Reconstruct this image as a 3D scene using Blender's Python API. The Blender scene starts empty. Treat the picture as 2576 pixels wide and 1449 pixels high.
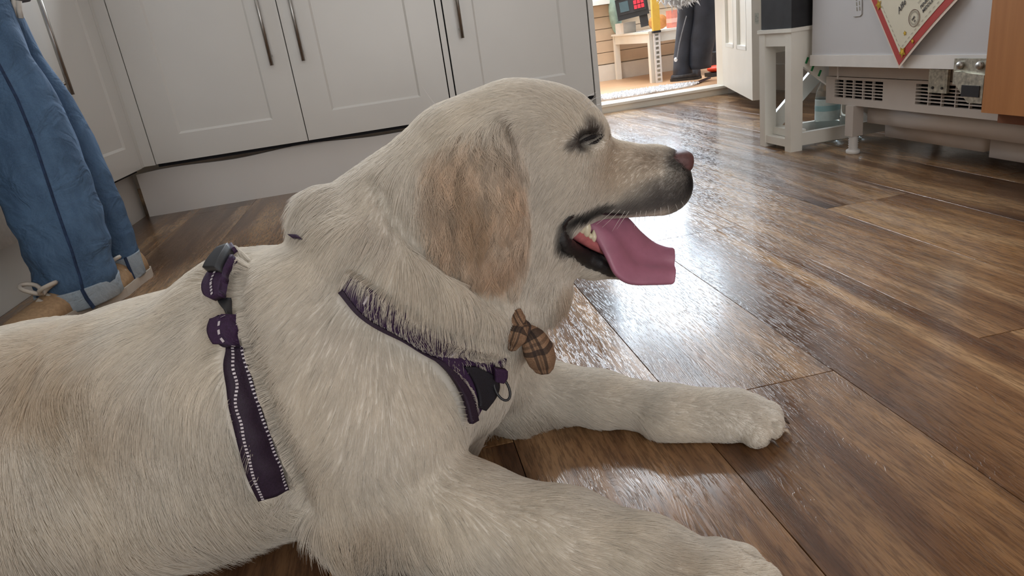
import bpy, bmesh, math, random
import numpy as np
from mathutils import Vector, Matrix
random.seed(7)
RNG = np.random.default_rng(11)
D = bpy.data
SC = bpy.context.scene
COL = SC.collection

# ---------------------------------------------------------------- camera
FPX = 1713.9046
W, H = 2576, 1449
CAM = np.array([0.0, 0.0, 0.418])
YAW, PIT, ROL = 0.1370384, 0.35047073, -0.14292429
_fw = np.array([math.sin(YAW)*math.cos(PIT), math.cos(YAW)*math.cos(PIT), -math.sin(PIT)])
_r0 = np.array([math.cos(YAW), -math.sin(YAW), 0.0])
_u0 = np.cross(_r0, _fw)
CR = _r0*math.cos(ROL) + _u0*math.sin(ROL)
CU = -_r0*math.sin(ROL) + _u0*math.cos(ROL)
cd = D.cameras.new('camera'); cd.sensor_width = 36.0; cd.sensor_fit = 'HORIZONTAL'
cd.lens = FPX/W*36.0; cd.clip_start = 0.02
cam = D.objects.new('camera', cd); COL.objects.link(cam)
cam.matrix_world = Matrix(((CR[0], CU[0], -_fw[0], CAM[0]), (CR[1], CU[1], -_fw[1], CAM[1]),
                           (CR[2], CU[2], -_fw[2], CAM[2]), (0, 0, 0, 1)))
SC.camera = cam

# ---------------------------------------------------------------- light
SC.view_settings.view_transform = 'Standard'
SC.view_settings.look = 'None'
SC.view_settings.gamma = 1.0
SC.view_settings.exposure = 0.10
SC.view_settings.use_curve_mapping = False
wd = D.worlds.new('sky'); SC.world = wd; wd.use_nodes = True
bg = wd.node_tree.nodes['Background']
bg.inputs[0].default_value = (0.80, 0.88, 1.0, 1); bg.inputs[1].default_value = 0.9


def area(name, loc, target, sx, sy, power, color):
    l = D.lights.new(name, 'AREA'); l.shape = 'RECTANGLE'; l.size = sx; l.size_y = sy
    l.energy = power; l.color = color
    o = D.objects.new(name, l); COL.objects.link(o); o.location = loc
    o.rotation_euler = (Vector(target) - Vector(loc)).to_track_quat('-Z', 'Y').to_euler()
    return o


# daylight through the conservatory glazing, its clear roof and the kitchen window; fill added at unseen patio doors behind
area('daylight_conservatory', (1.75, 5.15, 1.45), (1.75, 0, 1.45), 2.1, 1.6, 160, (0.74, 0.87, 1.0))
area('daylight_roof', (1.7, 4.1, 2.62), (1.7, 4.1, 0), 1.9, 1.3, 120, (0.88, 0.94, 1.0))
area('daylight_kitchen_window', (-0.15, 3.42, 1.62), (-0.15, 0, 1.0), 1.5, 1.0, 74, (0.90, 0.95, 1.0))
area('fill_behind_camera', (0.5, -2.6, 1.15), (0.2, 2, 0.8), 2.2, 1.9, 40, (1.0, 0.97, 0.92))  # fill light added behind the camera, its source unseen

SC.cycles.use_denoising = True
SC.cycles.max_bounces = 8
SC.cycles.diffuse_bounces = 4
SC.cycles.glossy_bounces = 3
SC.cycles.transparent_max_bounces = 16
SC.cycles.sample_clamp_indirect = 4.0
SC.cycles.caustics_reflective = False
SC.cycles.caustics_refractive = False
SC.cycles_curves.shape = 'RIBBONS'


# ---------------------------------------------------------------- helpers
def ray(px, py):
    d = _fw*FPX + CR*(px - W/2) - CU*(py - H/2)
    return d/np.linalg.norm(d)


def at(px, py, Y):
    d = ray(px, py); return CAM + d*(Y/d[1])


def atx(px, py, X):
    d = ray(px, py); return CAM + d*(X/d[0])


def atz(px, py, Z=0.0):
    d = ray(px, py); return CAM + d*((Z - CAM[2])/d[2])


def depth(p):
    return float((np.asarray(p) - CAM) @ _fw)


def m_per_px(p):
    return depth(p)/FPX


def obj(name, bm, mat, parent=None, smooth=False, loc=None, bevel=0.0):
    me = D.meshes.new(name)
    if bevel > 0:
        es = [e for e in bm.edges if len(e.link_faces) == 2 and e.calc_face_angle(0) > 0.6]
        bmesh.ops.bevel(bm, geom=es, offset=bevel, segments=2, profile=0.5, affect='EDGES', clamp_overlap=True)
    bmesh.ops.recalc_face_normals(bm, faces=bm.faces)
    bm.to_mesh(me); bm.free()
    if smooth:
        me.polygons.foreach_set('use_smooth', [True]*len(me.polygons))
    o = D.objects.new(name, me); COL.objects.link(o)
    if mat is not None:
        me.materials.append(mat)
    if parent is not None:
        o.parent = parent
        if loc is None:
            o.matrix_parent_inverse = Matrix.Translation(parent_world(parent)).inverted()
    if loc is not None:
        o.location = loc
    return o


def parent_world(p):
    # parts carry world coordinates, so only a top-level thing has an offset of its own
    return Vector(p.location) if p.parent is None else Vector((0, 0, 0))


def thing(name, label, cat, loc=(0, 0, 0), group=None):
    o = D.objects.new(name, None); COL.objects.link(o); o.location = loc
    o.empty_display_size = 0.05
    return tag(o, label, cat, group)


def tag(o, label, cat, group=None):
    o['label'] = label; o['category'] = cat
    if group: o['group'] = group
    return o


def struct(name, bm, mat, parent=None, label=None, **k):
    o = obj(name, bm, mat, parent, **k)
    if parent is None: o['kind'] = 'structure'
    if label: o['label'] = label
    return o


def B():
    return bmesh.new()


def box(bm, lo, hi, M=None):
    x0, y0, z0 = lo; x1, y1, z1 = hi
    vs = [Vector(c) for c in ((x0,y0,z0),(x1,y0,z0),(x1,y1,z0),(x0,y1,z0),(x0,y0,z1),(x1,y0,z1),(x1,y1,z1),(x0,y1,z1))]
    if M is not None: vs = [M @ v for v in vs]
    v = [bm.verts.new(c) for c in vs]
    for f in ((0,3,2,1),(4,5,6,7),(0,1,5,4),(1,2,6,5),(2,3,7,6),(3,0,4,7)):
        bm.faces.new([v[i] for i in f])
    return bm


def bx(lo, hi, M=None):
    return box(B(), lo, hi, M)


def tube(bm, pts, rad, n=10, cap=True, closed=False, flat=1.0, up=None):
    """round (or flattened) tube along points; rad a number or a list"""
    pts = [Vector(p) for p in pts]; m = len(pts)
    rs = rad if hasattr(rad, '__len__') else [rad]*m
    rings = []
    u = None
    for i, p in enumerate(pts):
        if closed: t = pts[(i+1) % m] - pts[i-1]
        else: t = pts[min(i+1, m-1)] - pts[max(i-1, 0)]
        t.normalize()
        if u is None:
            u = Vector(up) if up is not None else (Vector((0,0,1)) if abs(t.z) < 0.9 else Vector((1,0,0)))
        u = (u - t*u.dot(t)).normalized()
        w = t.cross(u)
        rings.append([bm.verts.new(p + (u*math.cos(a)*flat + w*math.sin(a))*rs[i]) for a in [2*math.pi*k/n for k in range(n)]])
    for i in range(m if closed else m-1):
        A, C = rings[i], rings[(i+1) % m]
        for k in range(n):
            bm.faces.new((A[k], A[(k+1) % n], C[(k+1) % n], C[k]))
    if cap and not closed:
        bm.faces.new(rings[0][::-1]); bm.faces.new(rings[-1])
    return bm


def lathe(bm, prof, c=(0, 0, 0), n=20, M=None):
    rings = []
    for r, z in prof:
        ring = []
        for k in range(n):
            a = 2*math.pi*k/n
            v = Vector((c[0]+r*math.cos(a), c[1]+r*math.sin(a), c[2]+z))
            ring.append(bm.verts.new(M @ v if M is not None else v))
        rings.append(ring)
    for A, C in zip(rings, rings[1:]):
        for k in range(n):
            bm.faces.new((A[k], A[(k+1) % n], C[(k+1) % n], C[k]))
    bm.faces.new(rings[0][::-1]); bm.faces.new(rings[-1])
    return bm


def ellipsoid(bm, c, r, M=None, nu=14, nv=10):
    top = None; rings = []
    for j in range(1, nv):
        th = math.pi*j/nv
        rings.append([bm.verts.new((M if M is not None else Matrix.Identity(3)) @ Vector((r[0]*math.sin(th)*math.cos(2*math.pi*k/nu), r[1]*math.sin(th)*math.sin(2*math.pi*k/nu), r[2]*math.cos(th))) + Vector(c)) for k in range(nu)])
    I3 = M if M is not None else Matrix.Identity(3)
    t = bm.verts.new(I3 @ Vector((0, 0, r[2])) + Vector(c)); b = bm.verts.new(I3 @ Vector((0, 0, -r[2])) + Vector(c))
    for A, C in zip(rings, rings[1:]):
        for k in range(nu): bm.faces.new((A[k], A[(k+1) % nu], C[(k+1) % nu], C[k]))
    for k in range(nu):
        bm.faces.new((t, rings[0][(k+1) % nu], rings[0][k])); bm.faces.new((b, rings[-1][k], rings[-1][(k+1) % nu]))
    return bm


def prism(bm, poly, n, thick):
    """polygon (3D points, planar) extruded by vector n*thick"""
    n = Vector(n)*thick
    a = [bm.verts.new(Vector(p)) for p in poly]; b = [bm.verts.new(Vector(p)+n) for p in poly]
    bm.faces.new(a[::-1]); bm.faces.new(b)
    for i in range(len(a)):
        j = (i+1) % len(a); bm.faces.new((a[i], a[j], b[j], b[i]))
    return bm


# ---------------------------------------------------------------- materials
class NT:
    def __init__(s, name):
        s.m = D.materials.new(name); s.m.use_nodes = True; s.t = s.m.node_tree; s.b = s.t.nodes['Principled BSDF']

    def n(s, kind, **kw):
        x = s.t.nodes.new(kind)
        for k, v in kw.items(): setattr(x, k, v)
        return x

    def l(s, a, b): s.t.links.new(a, b)

    def set(s, **kw):
        for k, v in kw.items(): s.b.inputs[k.replace('_', ' ')].default_value = v
        return s

    def ramp(s, fac, stops, interp='LINEAR'):
        r = s.n('ShaderNodeValToRGB'); r.color_ramp.interpolation = interp
        while len(r.color_ramp.elements) < len(stops): r.color_ramp.elements.new(0.5)
        for e, (p, c) in zip(r.color_ramp.elements, stops):
            e.position = p; e.color = (*c, 1) if len(c) == 3 else c
        s.l(fac, r.inputs[0]); return r.outputs[0]

    def noise(s, vec, scale, detail=4, rough=0.55, dist=0.0):
        x = s.n('ShaderNodeTexNoise'); x.inputs['Scale'].default_value = scale; x.inputs['Detail'].default_value = detail
        x.inputs['Roughness'].default_value = rough; x.inputs['Distortion'].default_value = dist
        if vec is not None: s.l(vec, x.inputs['Vector'])
        return x.outputs['Fac']

    def math(s, op, a, b=None):
        x = s.n('ShaderNodeMath', operation=op)
        for i, v in enumerate((a, b)):
            if v is None: continue
            if isinstance(v, (int, float)): x.inputs[i].default_value = v
            else: s.l(v, x.inputs[i])
        return x.outputs[0]

    def mix(s, fac, a, b, mode='MIX'):
        x = s.n('ShaderNodeMix', data_type='RGBA', blend_type=mode)
        for i, v in ((0, fac), (6, a), (7, b)):
            if isinstance(v, (int, float)): x.inputs[i].default_value = v
            elif isinstance(v, tuple): x.inputs[i].default_value = (*v, 1) if len(v) == 3 else v
            else: s.l(v, x.inputs[i])
        return x.outputs[2]

    def bump(s, h, strength, dist=0.001):
        x = s.n('ShaderNodeBump'); x.inputs['Strength'].default_value = strength; x.inputs['Distance'].default_value = dist
        s.l(h, x.inputs['Height']); s.l(x.outputs[0], s.b.inputs['Normal']); return x


def plain(name, col, rough=0.5, metal=0.0, var=0.06, scale=30, bump=0.0, **kw):
    t = NT(name); tc = t.n('ShaderNodeTexCoord').outputs['Object']
    f = t.noise(tc, scale, 3)
    c0 = tuple(max(0, c*(1-var)) for c in col); c1 = tuple(min(1, c*(1+var)) for c in col)
    t.l(t.ramp(f, [(0.3, c0), (0.7, c1)]), t.b.inputs['Base Color'])
    t.set(Roughness=rough, Metallic=metal)
    for k, v in kw.items(): t.b.inputs[k.replace('_', ' ')].default_value = v
    if bump: t.bump(t.noise(tc, scale*6, 3), bump, 0.001)
    return t.m


M = {}
M['cabinet'] = plain('white_cabinet_paint', (0.70, 0.69, 0.66), 0.30, var=0.02, scale=4, bump=0.0)
M['plinth'] = plain('white_plinth_board', (0.84, 0.83, 0.81), 0.35, var=0.02, scale=4)
M['white'] = plain('white_gloss_paint', (0.80, 0.78, 0.72), 0.35, var=0.04, scale=9)
M['door_white'] = plain('cream_white_paint', (0.76, 0.72, 0.64), 0.4, var=0.03, scale=6)
M['wall'] = plain('wall_paint', (0.66, 0.62, 0.56), 0.8, var=0.03, scale=12, bump=0.05)
M['ceiling'] = plain('ceiling_paint', (0.80, 0.79, 0.77), 0.9, var=0.02, scale=5)
M['beige'] = plain('beige_panel_paint', (0.60, 0.46, 0.33), 0.7, var=0.06, scale=10)
M['skirting'] = plain('skirting_paint', (0.72, 0.68, 0.62), 0.45, var=0.03)
M['dark_gap'] = plain('gap_shade_joint', (0.012, 0.013, 0.018), 0.9)  # near-black carcass colour stands in for shade in gaps; also plank joints
M['steel'] = plain('brushed_steel', (0.42, 0.41, 0.39), 0.32, metal=1.0, var=0.1, scale=90)
M['zinc'] = plain('zinc_plate', (0.55, 0.54, 0.47), 0.38, metal=0.9, var=0.35, scale=120, bump=0.1)
M['fridge'] = plain('fridge_enamel', (0.56, 0.56, 0.58), 0.38, var=0.02, scale=5)
M['plastic_warm'] = plain('offwhite_plastic', (0.52, 0.47, 0.43), 0.5, var=0.03, scale=20)
M['tray'] = plain('drip_tray_plastic', (0.62, 0.56, 0.51), 0.5, var=0.04, scale=15)
M['black'] = plain('black_plastic', (0.015, 0.016, 0.02), 0.45, var=0.2)
M['black_matte'] = plain('black_matte_plastic', (0.022, 0.022, 0.026), 0.7, var=0.2)
M['rubber'] = plain('black_rubber', (0.02, 0.02, 0.022), 0.6)
M['white_plastic'] = plain('white_plastic', (0.72, 0.70, 0.68), 0.4, var=0.03)
M['green'] = plain('green_tape', (0.02, 0.22, 0.07), 0.5)
M['yellow'] = plain('yellow_paint', (0.75, 0.45, 0.07), 0.45)
M['orange'] = plain('orange_rubber', (0.75, 0.06, 0.02), 0.5)
M['terracotta'] = plain('orange_cardboard', (0.55, 0.26, 0.08), 0.6, var=0.2)
M['pink'] = plain('pink_card', (0.62, 0.22, 0.17), 0.6, var=0.15)
M['teal'] = plain('pale_green_plastic', (0.28, 0.40, 0.35), 0.4, var=0.2)
M['card_white'] = plain('white_card', (0.74, 0.72, 0.70), 0.6)
M['navy'] = plain('dark_navy_fabric', (0.022, 0.024, 0.034), 0.75, var=0.35, scale=14, bump=0.2)
M['shoe_dark'] = plain('dark_shoe_fabric', (0.03, 0.032, 0.04), 0.6, var=0.4, scale=60)
M['grey_knit'] = plain('grey_knit', (0.22, 0.22, 0.23), 0.9, var=0.2, scale=120, bump=0.4)
M['string'] = plain('pale_cord', (0.62, 0.60, 0.56), 0.8, var=0.15)
M['tan'] = plain('tan_canvas', (0.46, 0.31, 0.18), 0.8, var=0.15, scale=160, bump=0.2)
M['tan2'] = plain('tan_suede', (0.36, 0.22, 0.13), 0.85, var=0.2, scale=160, bump=0.2)
M['sole'] = plain('pale_sole', (0.60, 0.56, 0.50), 0.6)
M['brown_cloth'] = plain('brown_cloth', (0.14, 0.07, 0.05), 0.9, var=0.3)
M['paper'] = plain('cream_paper', (0.66, 0.62, 0.50), 0.65, var=0.02)
M['paper_edge'] = plain('paper_edge', (0.72, 0.60, 0.52), 0.65, var=0.02)
M['paper_red'] = plain('printed_red', (0.42, 0.05, 0.045), 0.6, var=0.05)
M['paper_yellow'] = plain('printed_yellow', (0.72, 0.48, 0.05), 0.6, var=0.05)
M['paper_grey'] = plain('printed_grey', (0.28, 0.26, 0.22), 0.7)
M['ink'] = plain('printed_ink', (0.035, 0.03, 0.03), 0.7)
M['ink_brown'] = plain('printed_brown', (0.14, 0.07, 0.06), 0.7)
M['worktop'] = plain('dark_worktop', (0.10, 0.09, 0.085), 0.35, var=0.4, scale=200)
M['red_lamp'] = plain('red_button', (0.75, 0.03, 0.06), 0.35)


def mat_orange_wood():
    t = NT('orange_wood'); tc = t.n('ShaderNodeTexCoord').outputs['Object']
    mp = t.n('ShaderNodeMapping'); mp.inputs['Scale'].default_value = (30, 30, 1.5); t.l(tc, mp.inputs[0])
    f = t.noise(mp.outputs[0], 2.0, 4)
    t.l(t.ramp(f, [(0.3, (0.33, 0.135, 0.045)), (0.7, (0.40, 0.175, 0.06))]), t.b.inputs['Base Color'])
    t.set(Roughness=0.5); return t.m


M['orange_wood'] = mat_orange_wood()
M['brown_wood'] = plain('dark_brown_wood', (0.17, 0.06, 0.025), 0.5, var=0.12, scale=20)


def mat_floor():
    t = NT('laminate_plank'); oi = t.n('ShaderNodeObjectInfo'); tc = t.n('ShaderNodeTexCoord')
    sep = t.n('ShaderNodeSeparateXYZ'); t.l(tc.outputs['Object'], sep.inputs[0])
    r = oi.outputs['Random']
    cmb = t.n('ShaderNodeCombineXYZ')
    t.l(t.math('ADD', sep.outputs[0], t.math('MULTIPLY', r, 17.0)), cmb.inputs[0])
    t.l(t.math('ADD', t.math('MULTIPLY', sep.outputs[1], 0.10), t.math('MULTIPLY', r, 5.3)), cmb.inputs[1])
    t.l(t.math('MULTIPLY', r, 9.7), cmb.inputs[2])
    v = cmb.outputs[0]
    broad = t.noise(v, 10, 3, 0.5, 0.7)           # wide light / dark streaks running along the plank
    mid = t.noise(v, 48, 4, 0.6, 0.8)
    fine = t.noise(v, 330, 4, 0.65)
    base = t.ramp(broad, [(0.30, (0.055, 0.025, 0.012)), (0.39, (0.120, 0.058, 0.027)), (0.47, (0.200, 0.107, 0.050)), (0.55, (0.310, 0.180, 0.088)), (0.64, (0.450, 0.290, 0.155))])
    c = t.mix(t.math('MULTIPLY', t.ramp(mid, [(0.36, (1, 1, 1)), (0.56, (0, 0, 0))]), 0.45), base, (0.065, 0.030, 0.015))
    c = t.mix(t.math('MULTIPLY', t.ramp(fine, [(0.40, (1, 1, 1)), (0.54, (0, 0, 0))]), 0.50), c, (0.045, 0.020, 0.009))
    tint = t.ramp(r, [(0.0, (0.80, 0.76, 0.74)), (0.35, (1.0, 0.97, 0.95)), (0.7, (1.12, 1.08, 1.0)), (1.0, (0.92, 0.86, 0.84))])
    c = t.mix(1.0, c, tint, 'MULTIPLY')
    t.l(c, t.b.inputs['Base Color'])
    # cathedral rings and pores pressed into the wear layer
    cw = t.n('ShaderNodeCombineXYZ')
    wob = t.noise(v, 16, 3, 0.5, 0.3)
    t.l(t.math('ADD', t.math('MULTIPLY', sep.outputs[0], 1.0), t.math('ADD', t.math('MULTIPLY', wob, 0.11), t.math('MULTIPLY', r, 3.0))), cw.inputs[0])
    t.l(t.math('MULTIPLY', sep.outputs[1], 0.05), cw.inputs[1])
    wv = t.n('ShaderNodeTexWave', wave_type='BANDS', bands_direction='X'); wv.inputs['Scale'].default_value = 150
    wv.inputs['Distortion'].default_value = 2.2; wv.inputs['Detail'].default_value = 3; wv.inputs['Detail Scale'].default_value = 2.0
    t.l(cw.outputs[0], wv.inputs['Vector'])
    ring = t.ramp(wv.outputs['Fac'], [(0.36, (0, 0, 0)), (0.5, (1, 1, 1))])
    pore = t.ramp(t.noise(v, 420, 3, 0.6), [(0.36, (0, 0, 0)), (0.48, (1, 1, 1))])
    h = t.math('ADD', t.math('MULTIPLY', ring, 0.42), t.math('MULTIPLY', pore, 0.6))
    t.bump(h, 0.42, 0.0006)
    rr = t.math('ADD', t.math('MULTIPLY', t.noise(v, 30, 3), 0.14), t.math('MULTIPLY', t.math('SUBTRACT', 1.0, ring), 0.10))
    t.l(t.math('ADD', rr, 0.065), t.b.inputs['Roughness'])
    t.b.inputs['Specular IOR Level'].default_value = 0.55
    return t.m


M['floor'] = mat_floor()


def mat_tan_floor():
    t = NT('pale_wood_floor'); tc = t.n('ShaderNodeTexCoord').outputs['Object']
    mp = t.n('ShaderNodeMapping'); mp.inputs['Scale'].default_value = (1.5, 16, 1); t.l(tc, mp.inputs[0])
    f = t.noise(mp.outputs[0], 4, 4)
    t.l(t.ramp(f, [(0.3, (0.42, 0.24, 0.13)), (0.7, (0.56, 0.34, 0.19))]), t.b.inputs['Base Color'])
    t.set(Roughness=0.4); return t.m


M['tan_floor'] = mat_tan_floor()


def mat_glass():
    t = NT('window_glass'); nt = t.t
    g = t.n('ShaderNodeBsdfGlossy'); g.inputs['Roughness'].default_value = 0.02
    tr = t.n('ShaderNodeBsdfTransparent'); fr = t.n('ShaderNodeFresnel'); fr.inputs[0].default_value = 1.3
    mx = t.n('ShaderNodeMixShader'); t.l(fr.outputs[0], mx.inputs[0]); t.l(tr.outputs[0], mx.inputs[1]); t.l(g.outputs[0], mx.inputs[2])
    out = [n for n in nt.nodes if n.type == 'OUTPUT_MATERIAL'][0]
    t.l(mx.outputs[0], out.inputs[0]); nt.nodes.remove(t.b); return t.m


M['glass'] = mat_glass()


def mat_bottle():
    t = NT('clear_plastic_bottle'); t.set(Base_Color=(0.86, 0.94, 0.92, 1), Roughness=0.06, IOR=1.2)
    t.b.inputs['Transmission Weight'].default_value = 0.92; return t.m


M['bottle'] = mat_bottle()


def mat_denim(name, c0, c1):
    t = NT(name); tc = t.n('ShaderNodeTexCoord').outputs['Object']
    mp = t.n('ShaderNodeMapping'); mp.inputs['Scale'].default_value = (1, 1, 0.35); t.l(tc, mp.inputs[0])
    f = t.noise(mp.outputs[0], 22, 5, 0.65); g = t.noise(tc, 420, 2, 0.7); w = t.noise(tc, 17, 3, 0.5, 1.0)
    c = t.ramp(f, [(0.33, c0), (0.68, c1)])
    c = t.mix(t.math('MULTIPLY', g, 0.45), c, tuple(min(1, x*1.7) for x in c1))
    t.l(c, t.b.inputs['Base Color']); t.set(Roughness=0.85)
    t.bump(t.math('ADD', t.math('MULTIPLY', g, 0.04), w), 0.75, 0.018); return t.m


M['denim'] = mat_denim('blue_denim', (0.024, 0.056, 0.118), (0.078, 0.150, 0.262))
M['denim_far'] = M['denim']
M['denim_pale'] = mat_denim('pale_denim_inside', (0.22, 0.30, 0.38), (0.36, 0.43, 0.50))
M['denim_seam'] = plain('dark_denim_seam', (0.018, 0.04, 0.10), 0.85, var=0.4, scale=80)
# ================================================================ the setting
FACE, PLY = 2.48, 2.533            # plane of the far door fronts, plane of their plinth
LX, LPX = -0.83, -0.905            # the same two planes of the left-hand run
WALLY = 3.345                      # kitchen side of the wall with the doorway
DX0, DX1 = 0.90, 1.705              # doorway

# floor: laminate planks 194 mm wide laid along Y, in half bond
fl = struct('floor', bx((-1.5, -3.0, -0.03), (2.6, 3.37, -0.004)), M['dark_gap'])
PW, PL = 0.1942, 1.193
pm = bx((0.0004, 0.0005, -0.010), (PW-0.0004, PL-0.0005, 0.0)); pme = D.meshes.new('plank')
bmesh.ops.bevel(pm, geom=[e for e in pm.edges if all(abs(v.co.z) < 1e-6 for v in e.verts)], offset=0.0004, segments=1, affect='EDGES')
pm.to_mesh(pme); pm.free(); pme.materials.append(M['floor'])
half = bx((0.0004, 0.0005, -0.010), (PW-0.0004, 0.36, 0.0))
x0 = 0.0668
for c in range(-8, 13):
    for k in range(-3, 4):
        x = x0 + c*PW
        y = (0.6485 if c % 2 else 1.2425) + (k-1)*PL + PL
        if y - PL > 3.34 or y < -2.9: continue
        o = D.objects.new('plank', pme); COL.objects.link(o); o.location = (x, y - PL, 0); o.parent = fl
for o in list(fl.children):            # the row under the doorway wall ends at the wall
    if o.location.y + PL > 3.36:
        L = 3.36 - o.location.y
        bm = bx((0.0004, 0.0005, -0.010), (PW-0.0004, L, 0.0)); me = D.meshes.new('plank'); bm.to_mesh(me); bm.free()
        me.materials.append(M['floor']); o.data = me

# doorway wall with the door opening and the window above the worktop
bm = B()
WX0, WX1, WZ0, WZ1 = -0.9, 0.6, 1.12, 2.10
box(bm, (-1.5, WALLY, 0), (WX0, WALLY+0.1, 2.5)); box(bm, (WX0, WALLY, 0), (WX1, WALLY+0.1, WZ0))
box(bm, (WX0, WALLY, WZ1), (WX1, WALLY+0.1, 2.5)); box(bm, (WX1, WALLY, 0), (DX0, WALLY+0.1, 2.5))
box(bm, (DX0, WALLY, 2.42), (DX1, WALLY+0.1, 2.5)); box(bm, (DX1, WALLY, 0), (2.6, WALLY+0.1, 2.5))
struct('wall_far', bm, M['wall'])
struct('wall_left', bx((-1.6, -3.0, 0), (-1.5, WALLY, 2.5)), M['wall'])
struct('wall_right', bx((1.9, -3.0, 0), (2.0, WALLY, 2.5)), M['wall'])
bm = B(); box(bm, (-1.5, -3.1, 0), (-0.65, -3.0, 2.5)); box(bm, (1.65, -3.1, 0), (1.9, -3.0, 2.5)); box(bm, (-0.65, -3.1, 2.15), (1.65, -3.0, 2.5))
struct('wall_near', bm, M['wall'])
struct('ceiling', bx((-1.6, -3.1, 2.5), (2.0, WALLY+0.1, 2.6)), M['ceiling'])


def window(name, x0, x1, z0, z1, y, n, depth=0.06, mat='white'):
    bm = B()
    w = 0.05
    for lo, hi in (((x0, y, z0), (x1, y+depth, z0+w)), ((x0, y, z1-w), (x1, y+depth, z1)), ((x0, y, z0), (x0+w, y+depth, z1)), ((x1-w, y, z0), (x1, y+depth, z1))):
        box(bm, lo, hi)
    f = struct(name, bm, M[mat])
    st = (x1-x0)/n
    for i in range(1, n):
        struct('mullion', bx((x0+i*st-w/2, y, z0+w), (x0+i*st+w/2, y+depth, z1-w)), M[mat], f)
    for i in range(n):
        struct('pane', bx((x0+i*st+w/2, y+depth*0.4, z0+w), (x0+(i+1)*st-w/2, y+depth*0.5, z1-w)), M['glass'], f)
    return f


window('window_1', WX0, WX1, WZ0, WZ1, WALLY+0.02, 2)
window('added_window_near', -0.65, 1.65, 0.02, 2.15, -3.08, 3)      # unseen patio doors added behind the camera to carry the fill
struct('door_lining', B() if False else box(box(box(B(), (DX0, WALLY-0.012, 0.04), (DX0+0.03, WALLY+0.11, 2.02)), (DX1-0.004, WALLY-0.012, 0.04), (DX1+0.03, WALLY+0.11, 2.02)), (DX0, WALLY-0.012, 1.99), (DX1, WALLY+0.11, 2.02)), M['door_white']).name = 'trim_2'

window('added_fanlight', DX0, DX1, 2.02, 2.42, WALLY+0.02, 2, 0.05)      # unseen fanlight added over the door so roof light reflects on the floor

# threshold step: a white riser with a rounded sill board
bm = bx((DX0-0.1, 3.35, 0.0), (DX1+0.06, 3.44, 0.030)); th = struct('trim_1', bm, M['door_white'], label='white painted step at the doorway with worn edge')
bm = bx((DX0-0.1, 3.342, 0.030), (DX1+0.06, 3.47, 0.042)); struct('nosing', bm, M['white'], th, bevel=0.004)

# conservatory beyond the doorway
FZ = 0.04
struct('floor_conservatory', bx((0.3, 3.445, FZ-0.03), (3.2, 4.95, FZ)), M['tan_floor'])
CY = 4.80
wf = struct('wall_conservatory', bx((0.3, CY+0.02, 0), (3.2, CY+0.14, 0.535)), M['beige'])
for i in range(5):
    z = 0.15 + i*0.077
    struct('plank', bx((0.32, CY+0.002, z+0.002), (3.1, CY+0.02, z+0.075)), M['beige'], wf, bevel=0.002)
struct('baseboard_conservatory', bx((0.32, CY-0.018, FZ), (3.1, CY+0.02, FZ+0.105)), M['skirting'], bevel=0.006)
struct('trim_3', bx((0.3, CY-0.06, 0.535), (3.2, CY+0.16, 0.565)), M['white'], label='white conservatory window sill', bevel=0.006)
window('window_3', 0.4, 3.1, 0.565, 2.1, CY+0.06, 4)
struct('wall_conservatory_side', bx((0.22, 3.445, 0), (0.3, CY+0.14, 2.3)), M['beige'])
struct('wall_conservatory_right', bx((3.1, 3.445, 0), (3.2, CY+0.14, 0.6)), M['beige'])

# open door: a moulded white panel door hung on the right of the doorway
dA = np.array([1.443, 2.625]); dB = np.array([1.672, 3.330]); dv = (dB-dA)/np.linalg.norm(dB-dA); dL = np.linalg.norm(dB-dA)
Md = Matrix(((dv[0], dv[1], 0, dA[0]), (dv[1], -dv[0], 0, dA[1]), (0, 0, 1, 0), (0, 0, 0, 1)))
# local x runs from the free edge to the hinges, local y out of the face seen from the kitchen is negative
Z0, Z1 = 0.046, 1.985
bm = B()
T = 0.036
panels = [(0.115, 0.345), (0.415, 0.645)]
rows = [(0.235, 0.90), (1.03, 1.86)]
xs = [0, 0.115, 0.345, 0.415, 0.645, dL]
box(bm, (0, 0.0, Z0), (xs[1], T, Z1), Md); box(bm, (xs[2], 0, Z0), (xs[3], T, Z1), Md); box(bm, (xs[4], 0, Z0), (dL, T, Z1), Md)
for a, b in panels:
    for za, zb in ((Z0, rows[0][0]), (rows[0][1], rows[1][0]), (rows[1][1], Z1)):
        box(bm, (a, 0, za), (b, T, zb), Md)
door1 = struct('door_1', bm, M['door_white'], label='white panelled interior door standing open beside the white stool')
for a, b in panels:
    for za, zb in rows:
        struct('panel', bx((a, 0.012, za), (b, T-0.012, zb), Md), M['door_white'], door1)
        bmm = B()
        for lo, hi in (((a, -0.001, za), (a+0.016, T+0.001, zb)), ((b-0.016, -0.001, za), (b, T+0.001, zb)), ((a, -0.001, za), (b, T+0.001, za+0.016)), ((a, -0.001, zb-0.016), (b, T+0.001, zb))):
            box(bmm, lo, hi, Md)
        struct('moulding', bmm, M['white'], door1, bevel=0.004)
struct('latch', bx((-0.0012, 0.012, 0.335), (0.001, 0.026, 0.375), Md), M['zinc'], door1, label='metal latch plate on door edge')
bm = B(); tube(bm, [Md @ Vector((0.06, -0.05, 0.98)), Md @ Vector((0.06, 0.0, 0.98))], 0.011); tube(bm, [Md @ Vector((0.055, -0.05, 0.98)), Md @ Vector((0.17, -0.05, 0.98))], 0.010)
struct('handle', bm, M['steel'], door1)

# baseboard of the far wall, right of the doorway, and of the right wall
struct('baseboard_far', bx((DX1+0.06, WALLY-0.02, 0), (1.9, WALLY, 0.12)), M['skirting'], bevel=0.004)
struct('baseboard_right', bx((1.88, -3.0, 0), (1.9, WALLY-0.02, 0.12)), M['skirting'], bevel=0.004)

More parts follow.
